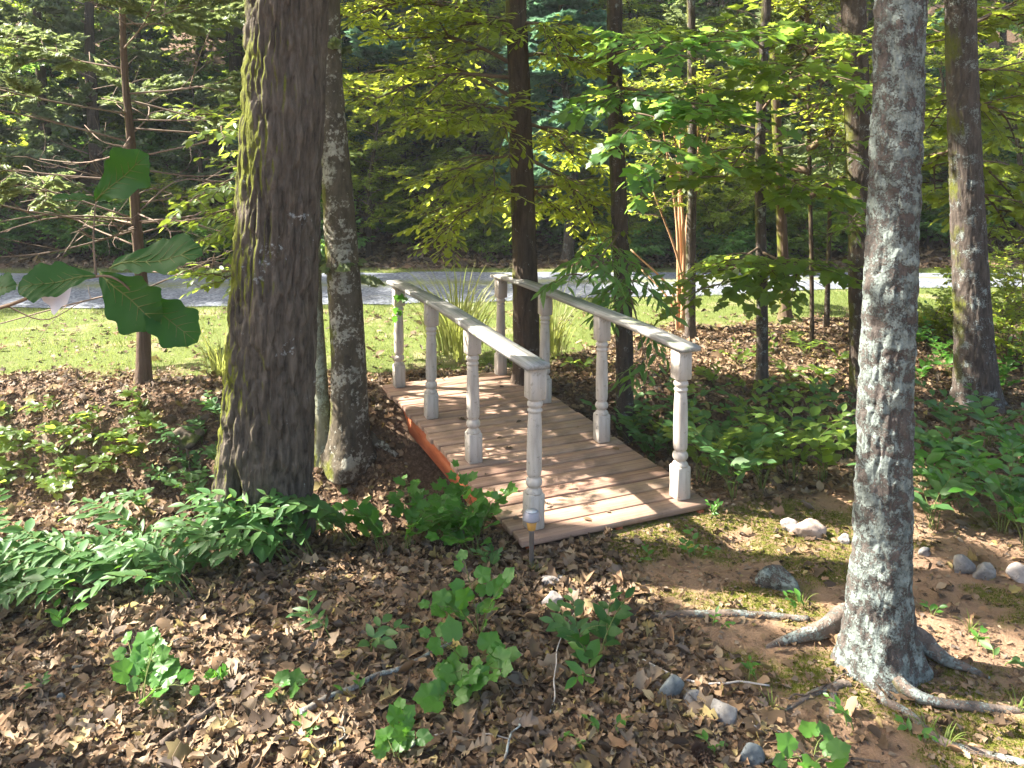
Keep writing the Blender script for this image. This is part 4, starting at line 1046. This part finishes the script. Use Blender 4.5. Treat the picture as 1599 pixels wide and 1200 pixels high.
for (u0, v0, u1, v1, nn, w) in ((150, 314, 218, 246, (.3, -.9, .3), 1), (150, 312, 84, 304, (0, -.5, .9), .8), (152, 432, 26, 442, (-.1, -.75, .6), 1.1), (172, 420, 300, 384, (.1, -.6, .8), 1),
                             (156, 425, 236, 505, (-.3, -.9, .35), 1.25), (215, 462, 300, 528, (.3, -.9, .3), 1.05), (-40, 448, 14, 444, (0, -.6, .7), .8)):
    a_ = at(u0, v0, dq) - b0; e_ = at(u1, v1, dq - .05) - b0; d = e_ - a_
    o = leaf_obj(tw, 'oakfine', 'oakl', a_, d, nn, np.linalg.norm(d) * 1.02)
    o.matrix_basis = o.matrix_basis @ Matrix.Diagonal((1, w * 1.0, 1, 1))
    xr = np.linspace(0.0, .97, 12); mr = MB().add(*tube_geo(np.stack([xr, 0 * xr, -.16 * xr ** 2 + .03 * np.sin(xr * 9) + .004], -1), np.linspace(.012, .003, 12), 5))
    for xv in np.linspace(.15, .8, 6):
        for sg_ in (-1, 1):
            tv = np.linspace(0, 1, 5); xx = xv + .16 * tv; yy = sg_ * .17 * tv * math.sin(math.pi * xv ** 1.2); mr.add(*tube_geo(np.stack([xx, yy, .20 * np.abs(yy) - .16 * xx ** 2 + .03 * np.sin(xx * 9 + yy * 6) + .008], -1), np.linspace(.006, .002, 5), 4))
    mr.build('veins', G['stem'], o, True)
pd = at(78, 478, 1.85) - b0; dl = leaf_obj(tw, 'dry4', 'oakl', pd, (.6, 0, .5), (.2, -1, .4), .075, 'dead_leaf')
dm = dl.data.copy(); dm.materials[0] = m_simple('pale_dead_leaf', (.55, .52, .54), .8, .2); dl.data = dm
tag(dl, 'pale curled dead leaf')

# ---- tall grass clumps behind the rail
def grass_clump(name, label, base, n, L, r_, mat, wd, cat='grass'):
    o = thing(name, label, cat, base); mb = MB()
    az = rng.uniform(0, 6.28, n); ln = L * rng.uniform(.55, 1.1, n); cv = rng.uniform(.4, 1.5, n)
    for k in range(n):
        m = 7; t = np.linspace(0, 1, m); e = np.radians(84) - cv[k] * t ** 1.5 * 1.25
        D = np.stack([np.cos(e) * math.cos(az[k]), np.cos(e) * math.sin(az[k]), np.sin(e)], -1) * ln[k] / m
        C = np.cumsum(D, 0) + np.array([math.cos(az[k]) * r_ * rng.random(), math.sin(az[k]) * r_ * rng.random(), -.03])
        s_ = np.array([-math.sin(az[k]), math.cos(az[k]), 0]); w = (wd * (1 - t ** 2) + .0006)[:, None]
        V = np.stack([C - s_ * w, C + s_ * w], 1).reshape(-1, 3); i_ = np.arange(m - 1) * 2
        mb.add(V, np.stack([i_, i_ + 1, i_ + 3, i_ + 2], -1), rng.random())
    tag(mb.build('blades', G[mat], o, True), kind='stuff')
grass_clump('tall_grass', 'tall clump of arching sunlit grass behind the footbridge rails', gpx(715, 565), 170, 1.15, .3, 'reed', .009)
grass_clump('tall_grass', 'smaller tall grass clump beside the brown trunk at the bridge corner', gpx(862, 560), 80, .9, .18, 'reed', .008)
grass_clump('tall_grass', 'loose grass clump at the lawn edge beside the massive oak', gpx(345, 590), 40, .7, .15, 'reed', .006)
for (u, v, lb) in ((842, 895, 'bright grass tuft at the foot of the path light'), (1515, 985, 'green grass tuft on mossy soil past the pine'), (1345, 1045, 'grass tuft at the front of the pine base'),
                   (1450, 1145, 'grass tuft beside the thick pine root'), (1475, 1165, 'second grass tuft beside the thick pine root'), (1205, 1110, 'grass tuft beside the pale angular stones'), (1250, 945, 'grass tuft on the mossy soil before the stump'), (1590, 1110, 'grass tuft over the root end')):
    grass_clump('grass_tuft', lb, gpx(u, v), 14, .12, .02, 'grass', .0022)

# sunlit bush and saplings at the lawn edge on the right
for (u, v, h, r_, lb) in ((1570, 575, .95, .55, 'sunlit yellow-green bush beside the stout dark-barked trunk'), (1600, 500, 1.3, .7, 'taller sunlit bush at the lawn edge past the stout trunk'), (1450, 530, .4, .4, 'low sunlit bush between the pine and the stout trunk')):
    T = Tree('sunlit_bush', lb, gpx(u, v), None, 'bush')
    for k in range(10):
        az = k * 2.4; L = r_ * rng.uniform(.4, 1)
        T.bough(T.b + [0, 0, -.03], T.b + np.array([math.cos(az) * L, math.sin(az) * L, h * rng.uniform(.45, 1.05)]), .008, 8, .3, .18, 5, 8, 'oval', .055, .15, .2, .9, .5, .15, 0, .002, .35)
    T.finish(G['sun'], G['twig'], 'foliage')

# ------------------------------------------------------------------ stones, sticks, cones
def m_stone(name, ca, cb, moss=0.0):
    t = NT(name); o = t.coord(); n = t.noise(o, 14, 6, .65)
    c = t.ramp(n, [(.3, ca), (.7, cb)]); c = t.mix(t.ramp(t.noise(o, 60, 3), [(.6, 0), (.7, .7)]), c, tuple(x * .4 for x in ca))
    if moss: c = t.mix(t.ramp(t.noise(o, 9, 4), [(.6 - moss * .12, 0), (.68 - moss * .12, 1)]), c, (.07, .08, .02))
    return t.done(t.bsdf(c, .9, .2, t.bump(n, .6, .01)))
SG = m_stone('stone_grey', (.10, .095, .09), (.27, .255, .24)); SP = m_stone('stone_pale', (.20, .175, .16), (.40, .36, .33)); SBl = m_stone('stone_blue', (.07, .08, .085), (.19, .21, .21)); SM = m_stone('stone_mossy', (.07, .055, .04), (.17, .14, .10), .8)
def rock(u, v, w, h, mat, label, name='rock', seed=0, dep=.8, ang=0.0):
    p = gpx(u, v); W_ = .86 * w / FPX * p[1]; H_ = .8 * h / FPX * p[1]
    bm = bmesh.new(); bmesh.ops.create_icosphere(bm, subdivisions=4, radius=1.0)
    X = np.array([q.co[:] for q in bm.verts]); 
    d = np.ones(len(X))
    rs = np.random.default_rng(int(u * 7 + v))
    for k in range(9):
        pn = norm(rs.normal(0, 1, 3)); c = rs.uniform(.55, .85); pr = X @ pn; d = np.minimum(d, np.where(pr > c, c / np.maximum(pr, .01), 1))
    d = d + (fbm(X[:, 0] * 3 + u, X[:, 1] * 3, X[:, 2] * 3, 4) - .5) * .22
    X = X * d[:, None] * np.array([W_ * .56, W_ * .5 * dep, H_ * .78]) ; X[:, 2] += H_ * .25
    c, s_ = math.cos(ang), math.sin(ang); X = X @ np.array([[c, s_, 0], [-s_, c, 0], [0, 0, 1]])
    F = np.array([[q.index for q in f.verts] for f in bm.faces]); bm.free()
    o = MB().add(X, F).build(name, mat, None, True); o.location = p; tag(o, label, 'stump' if name == 'stump' else 'stone')
    return o
rock(1048, 1088, 48, 42, SBl, 'rounded blue-grey stone beside two smaller stones in the litter')
rock(1080, 1098, 38, 28, SG, 'small grey stone leaning against the rounded blue-grey stone')
rock(1132, 1122, 62, 36, SG, 'pale angular slab stone on the litter before the pine', ang=-.5)
rock(1232, 828, 34, 22, SP, 'small pale stone at the path edge next to the larger brown stone')
rock(1262, 836, 62, 36, m_stone('stone_brown', (.2, .15, .12), (.40, .32, .27)), 'larger brown stone at the far edge of the path')
rock(1318, 846, 24, 16, SP, 'small stone half hidden by the lichen-crusted pine')
rock(864, 912, 44, 20, SP, 'flat pale pinkish stone behind the grass tuft')
rock(864, 946, 40, 30, SP, 'pale round stone in front of the path light')
rock(1502, 893, 44, 32, SG, 'grey stone closest to the pine in a row of three')
rock(1540, 903, 44, 30, SG, 'pointed grey stone in the middle of a row of three')
rock(1592, 905, 44, 32, SP, 'pale stone farthest from the pine in a row of three')
rock(1172, 1190, 48, 40, SBl, 'dark blue-grey stone beside a pine cone')
rock(1445, 868, 22, 16, SG, 'small stone in the undergrowth beside the pine')
rock(1215, 918, 76, 40, B['lich'], 'low dark lichen-spotted stump hump in the path', 'stump')
rock(290, 690, 60, 36, SM, 'mossy lump of stone on the far bank beside the massive oak')
rock(95, 1092, 16, 12, SBl, 'small dark stone in the litter')
def stick(pts, r0, mat, label, lift=0.0):
    P = spline([gpx(u, v) for u, v in pts], 30); P[:, 2] = gh(P[:, 0], P[:, 1]) + r0 * .9 + .012 + lift * np.sin(np.linspace(0, math.pi, 30)); b = P[0].copy()
    P = P + np.stack([(vn(np.linspace(0, 7, 30), k * 9 + r0 * 1e3) - .5) * .025 for k in range(3)], -1) * [1, 1, .4]
    o = MB().add(*tube_geo(P - b, np.linspace(r0, r0 * .55, 30), 9, bark_disp(60, 60, .0015, -9, O0, None, .3, r0 * 700))).build('fallen_branch', mat, None, True); o.location = b; tag(o, label, 'branch')
BL = bark_mat('stick_lichen', (.07, .06, .05), (.22, .20, .17), (40, 40, 40), (.33, .37, .35), .5, 20, 0, .5)
BD = bark_mat('stick_dark', (.05, .038, .03), (.17, .13, .10), (40, 40, 40), None, .5, 20, 0, .5)
BP = bark_mat('stick_pale', (.25, .22, .19), (.48, .44, .40), (40, 40, 40), None, .5, 20, 0, .3)
stick([(470, 1122), (560, 1080), (640, 1045), (705, 1015)], .014, BL, 'long lichen-covered grey branch lying across the litter')
stick([(110, 1052), (170, 1035), (230, 1020), (282, 1003)], .007, BL, 'thin grey branch lying in front of the arching plants')
stick([(255, 1170), (310, 1130), (350, 1098)], .014, BD, 'short dark broken branch half sunk in dry leaves')
stick([(1000, 1035), (1060, 1065), (1120, 1075), (1198, 1080)], .006, BP, 'thin pale stick lying past the three grey stones')
stick([(1110, 1110), (1175, 1140), (1215, 1150)], .004, BP, 'very thin pale twig lying behind the slab stone')
stick([(780, 1200), (800, 1165), (818, 1130)], .005, BL, 'short grey twig pointing out of the litter', .02)
stick([(640, 1175), (700, 1150), (790, 1160)], .004, BP, 'slender pale twig beside the short grey twig')
stick([(860, 1120), (870, 1050), (900, 960)], .003, BP, 'thin upright pale twig by the compound-leaf seedlings', .05)
stick([(270, 700), (300, 770), (305, 815)], .012, BD, 'bent dark branch leaning down the bank by the oak', .05)
stick([(300, 818), (350, 816), (390, 812)], .012, BP, 'pale branch lying at the foot of the oak')
stick([(870, 640), (920, 650), (960, 655), (1000, 690)], .010, BD, 'dark branch sticking out of the bank below the bridge')
stick([(1010, 560), (1040, 545), (1065, 535)], .006, BP, 'pale twig on the far bank below the orange-brown stems')
stick([(520, 1180), (535, 1150), (528, 1120)], .004, BL, 'short curved lichen twig in the litter')
stick([(1230, 1100), (1280, 1080), (1330, 1055)], .004, BD, 'thin dark stick resting by the pine roots')
stick([(1190, 1195), (1280, 1190), (1370, 1200)], .006, BD, 'dark stick lying by the bright heart-leaved seedling')
def cone(u, v, s_, lb):
    p = gpx(u, v); k = np.arange(110); z = 1 - 2 * (k + .5) / 110; th = k * 2.39996; rr = np.sqrt(1 - z * z)
    N_ = np.stack([rr * np.cos(th), rr * np.sin(th), z], -1); P = N_ * np.array([.55, .55, .95]) * s_ * .5
    mb = MB(); scatter(mb, 'quad', P * .75, N_ + np.array([0, 0, .7]), N_ * 0.4 + np.array([0, 0, -1]) + 1e-3, s_ * .30, None, 1.3)
    V, F = lathe_geo([(.01, -.42 * s_), (.2 * s_, -.3 * s_), (.26 * s_, 0), (.18 * s_, .3 * s_), (.01, .45 * s_)], 12); mb.add(V, F)
    o = mb.build('pine_cone', m_simple('cone_brown', (.13, .085, .06), .9, .1)); o.location = p + [0, 0, s_ * .25]; o.rotation_euler = (R(80), 0, rng.uniform(0, 6)); tag(o, lb, 'pine cone')
cone(1095, 1190, .09, 'open brown pine cone beside the dark blue-grey stone'); cone(905, 1080, .07, 'dark pine cone under the flat five-leaved seedling'); cone(555, 1200, .07, 'pine cone lying alone in the open leaf litter')

# ------------------------------------------------------------------ litter, needles, moss, grass
def m_litter(name, stops):
    t = NT(name); r = t.math('FRACT', t.math('ADD', t.attr('tint'), t.rand()))
    c = t.ramp(r, stops); c = t.mix(t.math('MULTIPLY', t.noise(t.coord(), 22, 5, .7), .5), c, (.05, .035, .025))
    p_ = t.bsdf(c, .75, .25); tr = t.n('ShaderNodeBsdfTranslucent'); t.l(c, tr.inputs[0]); mx = t.n('ShaderNodeMixShader'); mx.inputs[0].default_value = .18
    t.l(p_, mx.inputs[1]); t.l(tr.outputs[0], mx.inputs[2]); return t.done(mx.outputs[0])
ML = m_litter('dry_leaves', [(0, (.05, .032, .02)), (.2, (.13, .085, .05)), (.42, (.23, .15, .085)), (.55, (.33, .20, .11)), (.68, (.30, .22, .14)), (.78, (.15, .12, .10)), (.88, (.42, .31, .20)), (.95, (.38, .30, .10)), (1, (.08, .055, .035))])
MN = m_litter('pine_straw', [(0, (.16, .085, .045)), (.5, (.30, .17, .09)), (.8, (.40, .25, .15)), (1, (.12, .08, .05))])
def gnorm(x, y):
    e = .03; return norm(np.stack([-(gh(x+e, y) - gh(x-e, y)) / (2*e), -(gh(x, y+e) - gh(x, y-e)) / (2*e), np.ones_like(x)], -1))
cR, sR = math.cos(R(23)), math.sin(R(23))
def free(x, y):
    dx, dy = x - .006, y - 6.05; a = dx * cR + dy * sR; b_ = -dx * sR + dy * cR
    return ~((np.abs(a) < .66) & (np.abs(b_) < 1.66))
def sample(n, x0, x1, y0, y1, dens, wedge=True):
    y = y0 + (y1 - y0) * rng.random(n) ** 1.0; x = rng.uniform(x0, x1, n)
    k = (rng.random(n) < dens(x, y)) & free(x, y)
    if wedge: k &= np.abs(x) < .70 * y + .5
    return x[k], y[k]
def litter_dens(x, y): return np.clip((1 - .93 * path_mask(x, y)) * (1 - lawn_mask(x, y) * .94) , 0, 1)
mb = MB()
for tp in DRY:
    wt = .42
    for (n, y0, y1, s0) in ((int(9500 * wt), 2.2, 4.6, .050), (int(9500 * wt), 4.4, 11, .062)):
        x, y = sample(n, -6, 6, y0, y1, litter_dens); n_ = len(x); N_ = gnorm(x, y)
        P = np.stack([x, y, gh(x, y) + rng.uniform(.003, .022, n_)], -1); d = rng.normal(0, 1, (n_, 3)); d[:, 2] = rng.normal(0, .16, n_)
        scatter(mb, tp, P, d, N_ + rng.normal(0, .42, (n_, 3)), s0 * np.clip(rng.lognormal(-.12, .38, n_), .3, 1.9))
x, y = sample(26000, -.5, 4.6, 2.2, 5.6, lambda x, y: path_mask(x, y) * (.15 + .85 * sstep(.35, .65, fbm(x * 2.2, y * 2.2, 5, 3)))); n_ = len(x)
P = np.stack([x, y, gh(x, y) + rng.uniform(.002, .012, n_)], -1); d = rng.normal(0, 1, (n_, 3)); d[:, 2] = rng.normal(0, .1, n_)
scatter(mb, 'quad', P, d, gnorm(x, y) + rng.normal(0, .35, (n_, 3)), rng.uniform(.012, .04, n_))
n_ = 42000; y = rng.uniform(15, 25, n_); x = rng.uniform(-.64, .64, n_) * y
P = np.stack([x, y, gh(x, y) + rng.uniform(.005, .04, n_)], -1); d = rng.normal(0, 1, (n_, 3)); d[:, 2] *= .4
scatter(mb, 'quad', P, d, gnorm(x, y) + rng.normal(0, .5, (n_, 3)), rng.uniform(.08, .2, n_))
x, y = sample(60000, -5, 5, 2.2, 9, litter_dens); n_ = len(x)
P = np.stack([x, y, gh(x, y) + rng.uniform(.002, .03, n_)], -1); d = rng.normal(0, 1, (n_, 3)); d[:, 2] = rng.normal(0, .3, n_)
scatter(mb, 'quad', P, d, gnorm(x, y) + rng.normal(0, .6, (n_, 3)), rng.uniform(.012, .045, n_), rng.random(n_) ** 1.6 * .8)
tag(mb.build('leaf_litter', ML, None, True), 'carpet of dry brown fallen leaves on the woodland floor', 'leaf litter', None, 'stuff')
mb = MB()
for (n, y0, y1, dn) in ((9000, 2.2, 5.2, lambda x, y: .25 + .75 * path_mask(x, y)), (26000, 2.2, 5.4, lambda x, y: path_mask(x, y) * (.25 + .75 * vn(x * 1.7, y * 1.7, 3))), (9000, 5, 8, lambda x, y: .5 + 0 * x)):
    x, y = sample(n, -4.5, 4.5, y0, y1, dn); n_ = len(x)
    P = np.stack([x, y, gh(x, y) + rng.uniform(.004, .02, n_)], -1); d = rng.normal(0, 1, (n_, 3)); d[:, 2] = rng.normal(0, .08, n_)
    scatter(mb, 'needle', P, d, gnorm(x, y) + rng.normal(0, .3, (n_, 3)), rng.uniform(.07, .15, n_), None, .018)
tag(mb.build('pine_straw', MN), 'scattered reddish pine needles on the soil', 'pine needles', None, 'stuff')
mb = MB(); x, y = sample(5200, -4.5, 4.5, 2.2, 8, litter_dens); n_ = len(x)
P = np.stack([x, y, gh(x, y) + .01], -1); d = rng.normal(0, 1, (n_, 3)); d[:, 2] *= .12; L_ = rng.uniform(.03, .16, n_); d = norm(d) * L_[:, None]
mb.add(*twig_geo(np.stack([P, P + d * .5 + rng.normal(0, .006, (n_, 3)), P + d], 1), rng.uniform(.001, .0032, n_)), tint=np.repeat(rng.random(n_), 9))
tag(mb.build('twig_litter', ML), 'fine broken twigs scattered in the litter', 'twigs', None, 'stuff')
mb = MB(); x, y = sample(160000, .2, 4.2, 2.4, 5.0, moss_mask); n_ = len(x)
P = np.stack([x, y, gh(x, y) - .002], -1); d = rng.normal(0, .5, (n_, 3)); d[:, 2] = 1
scatter(mb, 'needle', P, d, rng.normal(0, 1, (n_, 3)), rng.uniform(.008, .020, n_), None, .30)
tag(mb.build('moss', leaf_mat('moss_green', (.055, .075, .010), (.16, .17, .02), (.20, .22, .02), .35, .8, .1)), 'green moss cushions on the path soil', 'moss', None, 'stuff')
mb = MB()
x = rng.uniform(-11, 11, 190000); y = rng.uniform(7.2, 14.9, 190000)
k = (rng.random(190000) < lawn_mask(x, y)) & (np.abs(x) < .70 * y + .6); x, y = x[k], y[k]
rlo, rhi = np.interp(x, rx, lo), np.interp(x, rx, hi); f = (y - rlo) / (rhi - rlo)
k = ~((f > .0) & (f < 1)) | ((np.abs(f - .55) < .10) & (rng.random(len(x)) < .5)); x, y = x[k], y[k]; n_ = len(x)
P = np.stack([x, y, gh(x, y) - .004], -1); d = rng.normal(0, .45, (n_, 3)); d[:, 2] = 1
scatter(mb, 'needle', P, d, rng.normal(0, 1, (n_, 3)), rng.uniform(.025, .075, n_) * (.7 + .6 * vn(x * 2, y * 2)), None, .10)
tag(mb.build('lawn_grass', G['grass']), 'short mown lawn grass before the gravel drive', 'grass', None, 'stuff')
# single dry leaves that lie on top of the foreground litter
DL = []
for tp in ('litter0', 'litter1', 'litter4', 'litter6'):
    V, F = LEAF[tp]; me = MB().add(V + [-.5, 0, .06], F).mesh('fallen_leaf', True); me.materials.append(ML); DL.append(me)
LT = ['oval dry brown leaf lying on top of the leaf litter', 'lobed dry oak leaf lying on top of the leaf litter', 'broad dry three-pointed leaf lying on top of the leaf litter', 'curled dry broad leaf lying on top of the leaf litter']
x, y = sample(700, -2.6, 2.6, 2.35, 4.2, litter_dens); cnt = 0
for a_, b_ in zip(x, y):
    if cnt >= 260: break
    if abs(a_) > .66 * b_: continue
    cnt += 1; k = int(rng.choice([0, 0, 0, 1, 1, 2, 3])); o = bpy.data.objects.new('fallen_leaf', DL[k]); COL.objects.link(o)
    o.location = (a_, b_, float(gh(a_, b_)) + .022); s_ = rng.uniform(.06, .125); o.scale = (s_, s_, s_); o.rotation_euler = (rng.normal(0, .3), rng.normal(0, .3), rng.uniform(0, 6.28))
    tag(o, LT[k], 'leaf', ['oval', 'oak', 'three-pointed', 'curled'][k] + ' fallen leaves on the litter')

# leaves that blew onto the deck
for k in range(26):
    a_, b_ = rng.uniform(-.58, .58), rng.uniform(-1.55, 1.55); z = dz(b_) + .006
    o = bpy.data.objects.new('fallen_leaf', DL[int(rng.choice([0, 0, 1, 3]))]); COL.objects.link(o)
    o.location = (.006 + a_ * cR - b_ * sR, 6.05 + a_ * sR + b_ * cR, z); s_ = rng.uniform(.03, .07); o.scale = (s_, s_, s_ * .7); o.rotation_euler = (rng.normal(0, .15), rng.normal(0, .15), rng.uniform(0, 6.28))
    tag(o, 'small dry leaf lying on the deck boards of the footbridge', 'leaf', 'dry leaves on the deck')

# ------------------------------------------------------------------ thin summer air between the trees
hz = NT('summer_haze'); pv_ = hz.n('ShaderNodeVolumePrincipled'); pv_.inputs['Color'].default_value = (.86, .93, 1, 1); pv_.inputs['Density'].default_value = .0011; pv_.inputs['Anisotropy'].default_value = 0.0
hz.l(pv_.outputs[0], hz.out.inputs['Volume'])
V, F = box_geo(0, 25, 11.5, 200, 120, 30)
tag(MB().add(V, F).build('haze', hz.m), 'thin pale summer haze between the trees', 'haze', None, 'stuff')
